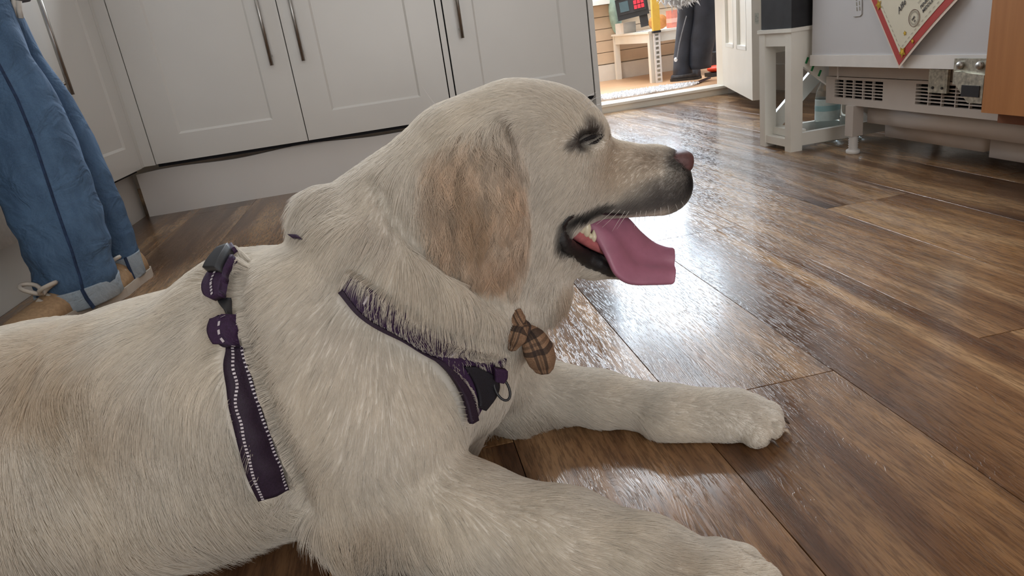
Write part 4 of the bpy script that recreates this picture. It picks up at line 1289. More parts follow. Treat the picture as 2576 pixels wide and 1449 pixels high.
def normal(p):
    g = sample(GRAD, p); return g/np.maximum(np.linalg.norm(g, axis=-1, keepdims=True), 1e-9)


def surface_nets(F):
    ins = F < 0
    c = np.zeros(np.array(F.shape)-1, np.int8)
    for dx in (0, 1):
        for dy in (0, 1):
            for dz in (0, 1):
                c += ins[dx:F.shape[0]-1+dx, dy:F.shape[1]-1+dy, dz:F.shape[2]-1+dz]
    cell = np.argwhere((c > 0) & (c < 8)); idx = np.full(c.shape, -1, np.int64); idx[tuple(cell.T)] = np.arange(len(cell))
    pos = np.zeros((len(cell), 3)); cnt = np.zeros(len(cell))
    for ax in range(3):
        o = [a for a in range(3) if a != ax]
        for u in (0, 1):
            for v in (0, 1):
                p0 = cell.copy(); p0[:, o[0]] += u; p0[:, o[1]] += v; p1 = p0.copy(); p1[:, ax] += 1
                f0, f1 = F[tuple(p0.T)], F[tuple(p1.T)]; m = (f0 < 0) != (f1 < 0)
                t = np.where(m, f0/np.where(m, f0-f1, 1), 0); q = p0.astype(float); q[:, ax] += t
                pos[m] += q[m]; cnt[m] += 1
    V = GLO + VOX*pos/cnt[:, None]
    faces = []
    for ax in range(3):
        o = [a for a in range(3) if a != ax]
        sa = [slice(None)]*3; sb = [slice(None)]*3; sa[ax] = slice(0, -1); sb[ax] = slice(1, None)
        A, C = ins[tuple(sa)], ins[tuple(sb)]
        e = np.argwhere(A != C); e = e[(e[:, o[0]] > 0) & (e[:, o[1]] > 0) & (e[:, o[0]] < F.shape[o[0]]-1) & (e[:, o[1]] < F.shape[o[1]]-1)]
        flip = A[tuple(e.T)]
        q = []
        for u, v in ((-1, -1), (0, -1), (0, 0), (-1, 0)):
            k = e.copy(); k[:, o[0]] += u; k[:, o[1]] += v; q.append(idx[tuple(k.T)])
        q = np.stack(q, 1)
        if ax == 1: flip = ~flip
        q[~flip] = q[~flip][:, ::-1]; faces.append(q)
    return V, np.concatenate(faces)


DV, DF = surface_nets(FIELD)


def raw_mesh(name, V, Fq, mat, parent=None, smooth=True):
    me = D.meshes.new(name); me.vertices.add(len(V)); me.vertices.foreach_set('co', np.asarray(V, np.float32).ravel())
    n = Fq.shape[1]; me.loops.add(len(Fq)*n); me.loops.foreach_set('vertex_index', Fq.astype(np.int32).ravel())
    me.polygons.add(len(Fq)); me.polygons.foreach_set('loop_start', np.arange(len(Fq), dtype=np.int32)*n)
    me.polygons.foreach_set('use_smooth', [smooth]*len(Fq)); me.update(calc_edges=True); me.validate()
    me.materials.append(mat); o = D.objects.new(name, me); COL.objects.link(o)
    if parent is not None: o.parent = parent
    return o


def mat_attr(name, rough):
    t = NT(name); a = t.n('ShaderNodeAttribute'); a.attribute_name = 'coat'; t.l(a.outputs['Color'], t.b.inputs['Base Color'])
    t.set(Roughness=rough); t.b.inputs['Specular IOR Level'].default_value = 0.2; return t.m


M['coat_skin'] = mat_attr('dog_coat_undercoat', 0.9)
dog = raw_mesh('dog', DV, DF, M['coat_skin'])
tag(dog, 'cream golden retriever lying on the wooden floor with its tongue out, in a purple harness', 'dog')

# ---------------------------------------------------------------- coat colour (pigment, with shade painted in between the toes)
CREAM = np.array([0.80, 0.755, 0.685])


def soft(p, c, r, pw=2.0):
    """1 at c falling to 0 at distance r"""
    d = np.linalg.norm((p-np.asarray(c))/np.asarray(r), axis=-1); return np.clip(1-d**pw, 0, 1)


def lump(p, s, seed):
    r = np.random.default_rng(seed); out = 0
    for _ in range(5):
        k = r.normal(size=3)*s; out = out+np.sin(p @ k + r.uniform(0, 6.28))
    return out/5


PATCH = [  # centre, radii, colour, strength, falloff power
    (epx(1195, 530), (0.048, 0.035, 0.075), (0.66, 0.50, 0.36), 0.75, 4), (epx(1200, 480), (0.030, 0.035, 0.030), (0.60, 0.43, 0.29), 0.35, 2), (epx(1240, 620), (0.036, 0.035, 0.034), (0.62, 0.40, 0.25), 0.6, 2),
    (epx(1130, 500), (0.028, 0.035, 0.060), (0.55, 0.38, 0.25), 0.35, 2), (epx(1290, 480), (0.020, 0.03, 0.065), (0.58, 0.40, 0.27), 0.35, 2),
    (hp(1400, 740, -0.03), (0.022, 0.03, 0.020), (0.50, 0.34, 0.21), 0.55, 2),
    (hp(1640, 400, -0.02), (0.030, 0.03, 0.012), (0.30, 0.25, 0.21), 0.55, 2), (hp(1560, 420, -0.03), (0.05, 0.04, 0.03), (0.60, 0.48, 0.36), 0.5, 2),
    (hp(1700, 455, -0.01), (0.024, 0.05, 0.034), (0.035, 0.033, 0.036), 0.97, 3), (hp(1650, 490, -0.03), (0.040, 0.05, 0.020), (0.12, 0.11, 0.11), 0.8, 2),
    (hp(1600, 520, -0.03), (0.050, 0.05, 0.012), (0.16, 0.15, 0.15), 0.75, 2), (hp(1692, 405, -0.01), (0.014, 0.05, 0.010), (0.05, 0.045, 0.045), 0.9, 2),
    (hp(1470, 528, -0.03), (0.034, 0.06, 0.008), (0.02, 0.02, 0.022), 0.97, 4), (hp(1412, 580, -0.03), (0.013, 0.06, 0.022), (0.02, 0.02, 0.022), 0.95, 4),
    (hp(1482, 353, -0.05), (0.0165, 0.03, 0.0105), (0.022, 0.018, 0.02), 0.98, 4), (hp(1508, 340, -0.05), (0.010, 0.03, 0.012), (0.07, 0.055, 0.055), 0.85, 2), (hp(1440, 362, -0.05), (0.010, 0.03, 0.006), (0.10, 0.085, 0.08), 0.7, 2),
    (hp(1490, 320, -0.045), (0.008, 0.03, 0.010), (0.12, 0.10, 0.09), 0.7, 2),
    (hp(1530, 660, -0.02), (0.020, 0.06, 0.007), (0.03, 0.03, 0.032), 0.9, 3),
    (hp(1280, 320, -0.055), (0.005, 0.03, 0.016), (0.22, 0.17, 0.12), 0.6, 2),
    (at(60, 930, 0.60), (0.08, 0.1, 0.05), (0.56, 0.42, 0.27), 0.55, 2), (at(250, 1030, 0.56), (0.07, 0.1, 0.05), (0.58, 0.46, 0.32), 0.35, 2),
    (at(930, 1330, 0.48), (0.06, 0.08, 0.03), (0.52, 0.42, 0.31), 0.5, 2), (E3+[0, 0, 0], (0.07, 0.06, 0.03), (0.60, 0.50, 0.39), 0.3, 2), (E5+[-0.03, -0.02, 0.02], (0.03, 0.04, 0.03), (0.50, 0.40, 0.29), 0.45, 2),
]
# shade in the gaps between toes, painted into the coat colour
for tips in (NT_, FT_):
    for (p, r), (q, s) in zip(tips, tips[1:]):
        PATCH.append(((p+q)/2+[0, 0, -0.004], (0.006, 0.006, 0.013), (0.09, 0.075, 0.065), 0.85, 3))


def coat(p):
    n = lump(p, 28, 3)[..., None]; m = lump(p, 90, 4)[..., None]
    c = CREAM*(1 + 0.05*n + 0.03*m) + np.array([0.0, -0.012, -0.03])*np.clip(n+0.2, 0, 1)
    for ctr, r, col, s, pw in PATCH:
        w = (soft(p, ctr, r, pw)*s)[..., None]; w = w*np.clip(1 + 0.35*m, 0.5, 1.3); w = np.clip(w, 0, 0.98)
        c = c*(1-w) + np.asarray(col)*w
    return np.clip(c, 0.004, 0.95)


def set_coat(me, cols, domain='POINT'):
    a = me.attributes.new('coat', 'FLOAT_COLOR', domain)
    a.data.foreach_set('color', np.concatenate([cols, np.ones((len(cols), 1))], 1).astype(np.float32).ravel())


def in_mouth(p, g=1.035):
    q = np.array([hp(x, y) for x, y, r in MW]); qr = np.array([RR(r, hp(x, y)) for x, y, r in MW])
    fx = np.interp(p[:, 0], q[:, 0], qr, left=0); fz = np.interp(p[:, 0], q[:, 0], q[:, 2])
    return (np.abs(p[:, 2]-fz) < fx+0.0030*(g-1)/0.035) & (p[:, 0] > q[0, 0]-RR(24, q[0])) & (p[:, 0] < q[-1, 0]) & (p[:, 1] < 0.70) & (p[:, 1] > 0.54) & (fx > 0)


bc_ = coat(DV)*0.88; bc_[in_mouth(DV, 1.045)] = (0.030, 0.013, 0.015)
set_coat(dog.data, bc_)

# ---------------------------------------------------------------- fitting things on the body surface
def hit(px, py, off=0.0):
    """first point of the body met by the sight line through a pixel"""
    d = ray(px, py); t = 0.25
    ts = np.arange(0.25, 1.3, 0.002); P = CAM + ts[:, None]*d
    ok = np.all((P > GLO+VOX*2) & (P < GHI-VOX*2), axis=1); v = np.full(len(ts), 1.0); v[ok] = sample(FIELD, P[ok])
    i = np.argmax(v < 0)
    if v[i] >= 0: return None
    a, b = ts[i-1], ts[i]
    for _ in range(12):
        m = (a+b)/2; q = CAM+m*d
        if sample(FIELD, q[None])[0] < 0: b = m
        else: a = m
    q = CAM+b*d; return q + normal(q[None])[0]*off


def onto(p, off):
    """slide a point to the given height above the body surface"""
    p = np.asarray(p, float)
    for _ in range(6):
        f = sample(FIELD, p[None])[0]; p = p - normal(p[None])[0]*(f-off)*0.9
    return p


def catmull(P, m):
    P = np.asarray(P, float); out = []
    Q = np.vstack([2*P[0]-P[1], P, 2*P[-1]-P[-2]])
    for i in range(1, len(Q)-2):
        for t in np.linspace(0, 1, m, endpoint=False):
            a, b, c, d = Q[i-1:i+3]; out.append(0.5*(2*b+(c-a)*t+(2*a-5*b+4*c-d)*t*t+(3*b-a-3*c+d)*t**3))
    out.append(P[-1]); return np.array(out)


def band(left, right, off=0.004, th=0.003, m=8, nw=9):
    """a strip of webbing lying on the body between two edge lines given in picture points; returns bmesh and grid of points"""
    L_, R_ = catmull(left, m), catmull(right, m)
    grid = []
    for a, b in zip(L_, R_):
        row = []
        for k in range(nw+1):
            q = a*(1-k/nw)+b*k/nw; h = hit(q[0], q[1], off)
            row.append(h)
        grid.append(row)
    # fill misses beyond the outline by continuing the row
    for row in grid:
        for k in range(len(row)):
            if row[k] is None:
                j = min((abs(k-i), i) for i in range(len(row)) if row[i] is not None)[1] if any(r is not None for r in row) else None
                row[k] = row[j].copy() if j is not None else None
    grid = [r for r in grid if r[0] is not None]
    G_ = np.array(grid)
    for _ in range(3):      # ease out dents, then keep clear of the body
        S = G_.copy(); S[1:-1] = (G_[:-2]+2*G_[1:-1]+G_[2:])/4; G_ = S
    for _ in range(4): G_ = G_ - normal(G_)*((sample(FIELD, G_)-off)*0.8)[..., None]
    return G_


def band_mesh(G_, th):
    bm = B(); N_ = np.array([normal(r) for r in G_])
    a = [[bm.verts.new(p) for p in r] for r in G_+N_*th/2]; b = [[bm.verts.new(p) for p in r] for r in G_-N_*th/2]
    n, w = len(a), len(a[0])
    for i in range(n-1):
        for k in range(w-1):
            bm.faces.new((a[i][k], a[i+1][k], a[i+1][k+1], a[i][k+1])); bm.faces.new((b[i][k], b[i][k+1], b[i+1][k+1], b[i+1][k]))
        bm.faces.new((a[i][0], b[i][0], b[i+1][0], a[i+1][0])); bm.faces.new((a[i][-1], a[i+1][-1], b[i+1][-1], b[i][-1]))
    for k in range(w-1):
        bm.faces.new((a[0][k], a[0][k+1], b[0][k+1], b[0][k])); bm.faces.new((a[-1][k], b[-1][k], b[-1][k+1], a[-1][k+1]))
    return bm


def mat_web(name, col, stripe):
    t = NT(name); tc = t.n('ShaderNodeTexCoord').outputs['Object']
    g = t.noise(tc, 700, 2, 0.7)
    t.l(t.ramp(g, [(0.3, tuple(c*0.6 for c in col)), (0.7, tuple(c*1.3 for c in col))]), t.b.inputs['Base Color']); t.set(Roughness=0.7)
    t.bump(g, 0.5, 0.0008); return t.m


M['web'] = mat_web('purple_webbing', (0.020, 0.008, 0.026), 0); M['web2'] = mat_web('purple_padding', (0.034, 0.011, 0.050), 0)
M['mesh_black'] = mat_web('black_mesh_fabric', (0.010, 0.009, 0.016), 0); M['reflect'] = plain('reflective_thread', (0.62, 0.58, 0.64), 0.35, var=0.1)
STRAPS = []
harness = obj('harness', None, None) if False else None


def strap(name, left, right, mat, parent, off=0.005, th=0.003, m=8, mask=0.0028, keep=True):
    G_ = band(left, right, off, th, m)
    if keep: STRAPS.append((G_.reshape(-1, 3), mask, off+th))
    return obj(name, band_mesh(G_, th), mat, parent, smooth=True), G_


# girth strap behind the shoulder
gl = [(572, 880), (577, 960), (588, 1040), (604, 1110), (624, 1180), (652, 1242)]
gr = [(622, 872), (640, 950), (662, 1030), (684, 1100), (700, 1165), (716, 1222)]
harness, GG = strap('harness', gl, gr, M['web'], dog, 0.0065, 0.0032, 8, 0.0056)
harness['label'] = 'purple webbing harness with black buckle, reflective stitching and chest ring'


def stitches(G_, f, n, th, parent, name='reflective_stitch', w=0.0011, ln=0.55):
    """a row of short reflective stitches along a strap at the width fraction f"""
    k = f*(G_.shape[1]-1); k0 = int(k); k1 = min(k0+1, G_.shape[1]-1); L_ = G_[:, k0]*(1-k+k0)+G_[:, k1]*(k-k0)
    s = np.r_[0, np.cumsum(np.linalg.norm(np.diff(L_, axis=0), axis=1))]; bm = B()
    for i in range(n):
        q = [np.array([np.interp(s[-1]*u, s, L_[:, c]) for c in range(3)]) for u in ((i+0.1)/n, (i+0.1+ln)/n)]
        nr = normal(np.array(q)).mean(0); d = q[1]-q[0]; d /= np.linalg.norm(d); sd = np.cross(nr, d)*w
        prism(bm, [q[0]+sd+nr*th*0.55, q[1]+sd+nr*th*0.55, q[1]-sd+nr*th*0.55, q[0]-sd+nr*th*0.55], nr, 0.0003)
    return obj(name, bm, M['reflect'], parent)


stitches(GG, 0.18, 46, 0.0034, harness); stitches(GG, 0.86, 40, 0.0034, harness, ln=0.4)
# upper part of the girth strap: loops and quick-release buckle on the back
o, G1 = strap('strap', [(560, 835), (563, 858), (572, 882)], [(600, 835), (606, 856), (612, 880)], M['web'], harness, 0.009, 0.004, 6)
o, G1 = strap('strap', [(560, 822), (556, 845), (566, 874)], [(596, 838), (592, 855), (590, 872)], M['web2'], harness, 0.012, 0.006, 6)
stitches(G1, 0.55, 6, 0.007, harness)
o, G1 = strap('strap', [(566, 772), (570, 800), (574, 830)], [(582, 768), (585, 800), (588, 828)], M['black'], harness, 0.007, 0.003, 6, keep=False)
o, G1 = strap('strap', [(590, 680), (566, 704), (546, 738), (550, 764), (562, 776)], [(622, 676), (604, 712), (592, 742), (590, 762), (580, 774)], M['web2'], harness, 0.012, 0.007, 6)
stitches(G1[6:16], 0.5, 5, 0.008, harness); stitches(G1[14:], 0.5, 4, 0.008, harness)
o, G1 = strap('buckle', [(588, 676), (570, 700), (562, 718)], [(616, 668), (608, 690), (600, 716)], M['black'], harness, 0.017, 0.010, 6); o['label'] = 'black plastic quick-release buckle'
o, G1 = strap('strap', [(594, 664), (606, 654)], [(606, 676), (622, 664)], M['web2'], harness, 0.014, 0.005, 6)
# collar band under the ruff and the padded chest piece
nl = [(860, 736), (900, 782), (970, 818), (1036, 860), (1090, 908), (1126, 960), (1150, 1010), (1162, 1062)]
nr_ = [(884, 690), (950, 730), (1040, 790), (1110, 830), (1180, 850), (1252, 870), (1246, 930), (1172, 1056)]
cp1, GN1 = strap('chest_panel', nl, nr_, M['web2'], harness, 0.007, 0.004, 8, 0.0019)
o, Gp = strap('edge_binding', [(x-5, y+3) for x, y in nl], [(x+9, y-8) for x, y in nl], M['web'], harness, 0.010, 0.004, 8, 0.0012)
o, Gm = strap('mesh_panel', [(1152, 905), (1172, 955), (1178, 1010), (1172, 1022)], [(1180, 905), (1230, 935), (1228, 985), (1192, 1024)], M['mesh_black'], harness, 0.0105, 0.003, 8, 0.003); o['label'] = 'black mesh insert of the harness'
rl = hit(1226, 905, 0.014)
o, Gl = strap('ring_loop', [(1216, 898), (1217, 920), (1216, 934)], [(1245, 902), (1243, 922), (1233, 938)], M['web2'], harness, 0.015, 0.005, 6, 0.003)
for a, b in (((1112, 876), (1142, 864)), ((928, 752), (940, 746))):
    pass
bm = B(); p, q = hit(1125, 879, 0.0105), hit(1141, 860, 0.0105); tube(bm, [p, (p+q)/2, q], 0.0013, 6); obj('reflective_tab', bm, M['reflect'], harness)
bm = B(); p, q = hit(927, 755, 0.0105), hit(940, 738, 0.0105); tube(bm, [p, q], 0.0011, 6); obj('reflective_tab', bm, M['reflect'], harness)
c = hit(1238, 935, 0.014); rx_, ry_ = CR*0.95+_fw*0.3, -CU
ctr = c + (-CU*0.0085) + CR*0.0005
ring = [ctr + (CR*0.0062*math.cos(t) + CU*0.0105*math.sin(t)) + (CR*-0.0035*math.sin(t)) + _fw*0.002*math.cos(t) for t in np.linspace(0, 2*math.pi, 25)[:-1]]
o = obj('ring', tube(B(), ring, 0.0012, 8, closed=True), M['black'], harness, smooth=True); o['label'] = 'black metal lead ring'
# strap crossing the withers behind the neck
o, G1 = strap('strap', [(745, 606), (768, 604)], [(752, 612), (776, 612)], M['web2'], harness, 0.006, 0.004, 4, keep=False)

# ---------------------------------------------------------------- fur: hair strands combed over the body
GUIDE = [  # px, py, comb direction in the picture, length (mm), lift, clump
    (1690, 450, -.6, .55, 3.5, .30, .1), (1640, 440, -.7, .6, 4.5, .30, .15), (1650, 510, -.6, .7, 5, .35, .2), (1570, 450, -.7, .7, 6, .28, .2), (1570, 510, -.6, .8, 6, .3, .2), (1620, 380, -1, .2, 4, .2, .1), (1540, 390, -.8, .6, 6, .25, .15),
    (1500, 420, -.6, .8, 8, .25, .2), (1470, 310, -.5, -.6, 7, .3, .2), (1500, 330, .1, -.9, 5, .35, .2), (1485, 385, -.3, .9, 6, .3, .25), (1430, 400, -.7, .6, 9, .22, .2), (1410, 290, -.8, -.4, 9, .22, .2), (1440, 250, -.9, -.2, 9, .2, .2), (1330, 260, -1, .1, 12, .2, .25), (1340, 330, -.7, .5, 10, .2, .2), (1240, 260, -1, .35, 16, .22, .35),
    (1390, 480, -.6, .8, 11, .22, .25), (1360, 560, -.4, .9, 13, .22, .3), (1420, 500, -.7, .7, 9, .25, .2), (1360, 640, -.1, 1, 16, .25, .4), (1470, 685, -.9, .3, 6, .3, .2), (1530, 685, -.9, .2, 4, .3, .2), (1420, 650, -.7, .6, 8, .25, .25),
    (1370, 720, .15, 1, 26, .4, .55), (1400, 740, .5, .9, 22, .45, .5), (1330, 780, .1, 1, 30, .35, .6),
    (1140, 300, -.85, .6, 20, .25, .35), (1060, 370, -.7, .7, 24, .25, .4), (1180, 350, -.3, 1, 26, .35, .6), (1250, 360, .1, 1, 24, .3, .5), (1290, 400, .35, .95, 24, .25, .5), (1200, 420, -.4, 1, 34, .4, .7), (1120, 450, -.35, 1, 38, .4, .7), (1100, 560, -.1, 1, 44, .36, .75), (1180, 520, .3, 1, 40, .36, .8), (1260, 480, .35, 1, 38, .36, .8), (1310, 540, .05, 1, 34, .3, .75), (1200, 620, .25, 1, 32, .26, .7), (1280, 640, .2, 1, 26, .2, .5), (1270, 700, .3, 1, 24, .2, .5), (1150, 640, .35, .95, 36, .3, .65),
    (1000, 460, -.35, .95, 28, .22, .45), (940, 470, -.5, .85, 28, .3, .45), (1040, 560, -.1, 1, 30, .22, .45), (960, 560, -.35, .95, 32, .25, .5), (860, 500, -.6, .8, 32, .35, .5), (800, 540, -.75, .7, 34, .45, .5), (860, 620, -.5, .9, 24, .35, .5), (950, 700, -.25, 1, 19, .3, .45), (1060, 700, .1, 1, 34, .25, .5), (1060, 790, -.1, 1, 16, .3, .45), (1160, 720, .3, .95, 32, .25, .5), (1160, 820, .05, 1, 16, .3, .45), (1000, 745, -.2, 1, 17, .3, .45), (1260, 800, .25, 1, 32, .35, .55), (1270, 850, .3, 1, 18, .35, .5),
    (660, 660, -.9, .45, 14, .2, .2), (740, 640, -.8, .6, 15, .2, .2), (640, 780, -.7, .7, 18, .22, .25), (760, 780, -.5, .85, 17, .18, .2), (860, 860, -.35, .95, 15, .16, .2), (652, 930, -.9, .45, 21, .42, .3), (640, 860, -.9, .45, 18, .42, .3), (760, 980, -.45, .9, 17, .16, .25), (920, 960, -.2, 1, 14, .15, .2), (1040, 900, .1, 1, 13, .16, .2), (1120, 980, .45, .9, 13, .2, .25), (1060, 1080, .2, 1, 14, .16, .2), (1140, 1120, .5, .85, 13, .2, .25), (718, 1120, -.9, .45, 22, .42, .3), (755, 1195, -.9, .45, 24, .42, .35), (688, 1030, -.9, .45, 21, .42, .3), (800, 1130, -.45, .9, 18, .18, .3), (900, 1130, -.15, 1, 16, .15, .25), (770, 1260, -.5, .85, 26, .3, .45), (880, 1260, 0, 1, 22, .2, .4), (840, 1360, .1, 1, 38, .35, .65), (950, 1390, -.2, 1, 36, .35, .65), (1000, 1250, .5, .85, 16, .15, .25),
    (1180, 1230, .85, .5, 13, .15, .2), (1160, 1330, .6, .8, 18, .2, .35), (1120, 1420, .3, .95, 30, .3, .55), (1300, 1280, .9, .4, 12, .15, .2), (1320, 1390, .75, .65, 16, .2, .3), (1500, 1330, .95, .3, 12, .16, .2), (1600, 1410, .9, .45, 13, .18, .25), (1740, 1390, .95, .25, 11, .18, .25), (1880, 1420, .95, .3, 6, .18, .3),
    (520, 740, -.7, .3, 20, .35, .3), (560, 700, -.4, -.7, 22, .5, .35), (400, 780, -.95, .3, 18, .22, .25), (250, 810, -1, .25, 18, .22, .25), (80, 850, -1, .2, 20, .25, .3), (500, 860, -.65, .75, 24, .18, .35), (350, 900, -.6, .8, 26, .18, .4), (200, 900, -.5, .85, 26, .2, .45), (80, 920, -.2, .95, 28, .25, .5), (540, 1000, -.15, 1, 26, .16, .4), (420, 1040, -.2, 1, 30, .16, .45), (300, 1020, -.1, 1, 32, .18, .5), (200, 1010, .3, .95, 34, .25, .6), (100, 1050, .5, .85, 32, .22, .5), (20, 1000, .1, 1, 28, .2, .4), (560, 1130, .15, 1, 30, .18, .5), (450, 1180, .15, 1, 32, .18, .5), (330, 1180, .35, .95, 32, .18, .5), (200, 1180, .55, .85, 32, .18, .45), (60, 1180, .25, .95, 30, .18, .4), (620, 1250, .45, .9, 36, .24, .6), (690, 1300, .85, .55, 44, .3, .7), (560, 1310, .6, .8, 38, .22, .55), (430, 1300, .55, .85, 36, .2, .5), (280, 1310, .6, .8, 34, .2, .5), (120, 1320, .5, .9, 34, .2, .45), (600, 1360, .9, .4, 42, .28, .6), (350, 1400, .8, .6, 34, .25, .5), (30, 1400, .4, .95, 34, .2, .45),
    (1270, 930, .3, 1, 14, .2, .25), (1290, 1010, .3, .95, 22, .25, .4), (1250, 1060, .3, .95, 34, .35, .65), (1340, 1050, .55, .85, 32, .35, .65), (1340, 950, .8, .5, 11, .16, .2), (1450, 960, .95, .3, 10, .15, .2), (1440, 1040, .75, .65, 18, .25, .45), (1560, 980, .97, .25, 9, .16, .2), (1600, 1050, .9, .45, 14, .22, .3), (1720, 1010, .98, .15, 9, .18, .2), (1850, 1000, .95, .2, 9, .22, .3), (1860, 1070, .8, .5, 5.5, .18, .25), (1940, 1030, .9, .4, 5, .18, .25), (1900, 1080, .8, .5, 5, .18, .25),
]
gp_, gd_, gl_, gf_, gc_ = [], [], [], [], []
for px, py, dx, dy, L_, lf, cl_ in GUIDE:
    h = hit(px, py)
    if h is None: continue
    gp_.append(h); v = CR*dx - CU*dy; gd_.append(v/np.linalg.norm(v)); gl_.append(L_*0.001); gf_.append(lf); gc_.append(cl_)
gp_, gd_, gl_, gf_, gc_ = map(np.array, (gp_, gd_, gl_, gf_, gc_))
# the far side is combed like the near side seen in a mirror
mir = gp_.copy(); mid = np.interp(gp_[:, 0], [-0.6, -0.4, -0.1, 0.4], [0.735, 0.685, 0.62, 0.62])
keepm = (gp_[:, 1] < mid) & (gp_[:, 2] > 0.06)
mir[:, 1] = 2*mid-gp_[:, 1]; gm_ = gd_*np.array([1, -1, 1])
gp_, gd_, gl_, gf_, gc_ = np.r_[gp_, mir[keepm]], np.r_[gd_, gm_[keepm]], np.r_[gl_, gl_[keepm]], np.r_[gf_, gf_[keepm]], np.r_[gc_, gc_[keepm]]


def comb(p):
    out_d = np.zeros_like(p); ol, of, oc = (np.zeros(len(p)) for _ in range(3))
    for i in range(0, len(p), 20000):
        q = p[i:i+20000]; d2 = ((q[:, None]-gp_[None])**2).sum(2); w = 1/(d2+0.00012)**2.0; w /= w.sum(1, keepdims=True)
        out_d[i:i+20000] = w @ gd_; ol[i:i+20000] = w @ gl_; of[i:i+20000] = w @ gf_; oc[i:i+20000] = w @ gc_
    return out_d, ol, of, oc


T0, T1, T2 = (np.concatenate([DV[DF[:, i]], DV[DF[:, j]]])  if False else None for i, j in ((0, 0), (1, 2), (2, 3)))
tri = np.concatenate([DF[:, [0, 1, 2]], DF[:, [0, 2, 3]]]); A_, B2, C_ = DV[tri[:, 0]], DV[tri[:, 1]], DV[tri[:, 2]]
cr = np.cross(B2-A_, C_-A_); ar = np.linalg.norm(cr, axis=1)/2; ctrs = (A_+B2+C_)/3; nn = normal(ctrs)
vd = CAM-ctrs; vd /= np.linalg.norm(vd, axis=1, keepdims=True); facing = (nn*vd).sum(1)
headw = np.clip((ctrs[:, 0]-0.02)/0.05, 0, 1)*np.clip((ctrs[:, 2]-0.14)/0.04, 0, 1)
pawsw = np.clip((ctrs[:, 0]-0.06)/0.04, 0, 1)*np.clip((0.12-ctrs[:, 2])/0.03, 0, 1)
wgt = ar*np.where(facing > -0.35, 1.0, 0.22)*(1+2.2*headw+0.8*pawsw)*(ctrs[:, 2] > 0.004)
NH = 290000
pick = RNG.choice(len(tri), NH, p=wgt/wgt.sum()); u, v = RNG.random(NH), RNG.random(NH); fl_ = u+v > 1; u[fl_], v[fl_] = 1-u[fl_], 1-v[fl_]
root = A_[pick]*(1-u-v)[:, None] + B2[pick]*u[:, None] + C_[pick]*v[:, None]
# no fur under the straps, inside the mouth, on the eye
ok = np.ones(NH, bool)
from mathutils import kdtree
for pts, mk, oo in STRAPS:
    lo, hi = pts.min(0)-0.012, pts.max(0)+0.012; near_ = np.where(np.all((root > lo) & (root < hi), 1))[0]
    tre = kdtree.KDTree(len(pts))
    for i, q in enumerate(pts): tre.insert(q, i)
    tre.balance(); nr0 = normal(root[near_]) if len(near_) else None
    for i, (g, nv_) in enumerate(zip(near_, nr0)):
        q = pts[tre.find(root[g])[1]]-root[g]; tq = q-nv_*(q @ nv_)
        if tq @ tq < mk**2: ok[g] = False


def inpx(p):
    q = p-CAM; z = q @ _fw; return np.stack([FPX*(q @ CR)/z+W/2, -FPX*(q @ CU)/z+H/2], 1)


# mouth hollow: roots whose skin was made by the wedge cut
ok &= ~in_mouth(root)
ok &= np.linalg.norm((root-hp(1483, 352, -0.046))/np.array([0.0085, 0.03, 0.0036]), axis=1) > 1
root = root[ok]; NH = len(root)
nrm = normal(root); dr, ln, lf, cl_ = comb(root)
# slow wandering of the comb direction
wx_ = np.stack([lump(root, 34, s) for s in (21, 22, 23)], 1)*0.55 + np.stack([lump(root, 110, s) for s in (31, 32, 33)], 1)*0.28 + RNG.normal(0, 0.10, (NH, 3))
dr = dr/np.linalg.norm(dr, axis=1, keepdims=True) + wx_*np.clip(ln/0.03, 0.35, 1)[:, None]
dr -= nrm*(dr*nrm).sum(1, keepdims=True); dr /= np.maximum(np.linalg.norm(dr, axis=1, keepdims=True), 1e-6)
ln = ln*RNG.uniform(0.65, 1.15, NH)
lf = lf*RNG.uniform(0.6, 1.4, NH)
cl_ = np.where(cl_ < 0.32, cl_*0.4, cl_)
crd = np.full(NH, 9.0)
for q in CREASE: crd = np.minimum(crd, np.linalg.norm(root-q, axis=1))
kk = crd > 0.0035; root, nrm, dr, ln, lf, cl_, crd = (a[kk] for a in (root, nrm, dr, ln, lf, cl_, crd)); NH = len(root)
ln = ln*np.clip(crd/0.018, 0.35, 1)
K = 7; tt = np.linspace(0, 1, K)
grav = np.clip((ln-0.012)/0.03, 0, 1)*0.35
PTS = np.zeros((NH, K, 3))
side = np.cross(nrm, dr)
ph_ = root @ np.array([310., 190., 250.]); earw = np.clip(1-np.linalg.norm((root-epx(1200, 520))/np.array([0.055, 0.035, 0.085]), axis=1)**4, 0, 1)
amp = np.clip((cl_-0.5)/0.2, 0, 1)*0.0022 + earw*0.0034
for k, t in enumerate(tt):
    p = root + (dr*(np.cos(lf)*t*ln)[:, None]) + nrm*((np.sin(lf)*t - np.sin(lf)*0.75*t*t)*ln)[:, None]
    p[:, 2] -= grav*t*t*ln*0.6
    p += side*(amp*t*np.sin(ph_ + t*(4.2+earw*4.5)))[:, None]
    PTS[:, k] = p
# clumps: strands lean towards a leading strand near by
nc = NH//12; lp_ = 1-0.72*earw; lead = RNG.choice(NH, nc, replace=False, p=lp_/lp_.sum()); kd = kdtree.KDTree(nc)
for i, j in enumerate(lead): kd.insert(root[j], i)
kd.balance()
own = np.array([kd.find(p)[1] for p in root]); off_ = np.linalg.norm(root-root[lead[own]], axis=1)
cl_ = np.clip(cl_+earw*0.2, 0, 0.95); ln = ln
cw_ = cl_*np.exp(-(off_/(0.006+0.004*earw))**2)
for k, t in enumerate(tt):
    PTS[:, k] += (PTS[lead[own], k]-PTS[:, k])*(cw_*t**1.2*0.9)[:, None]
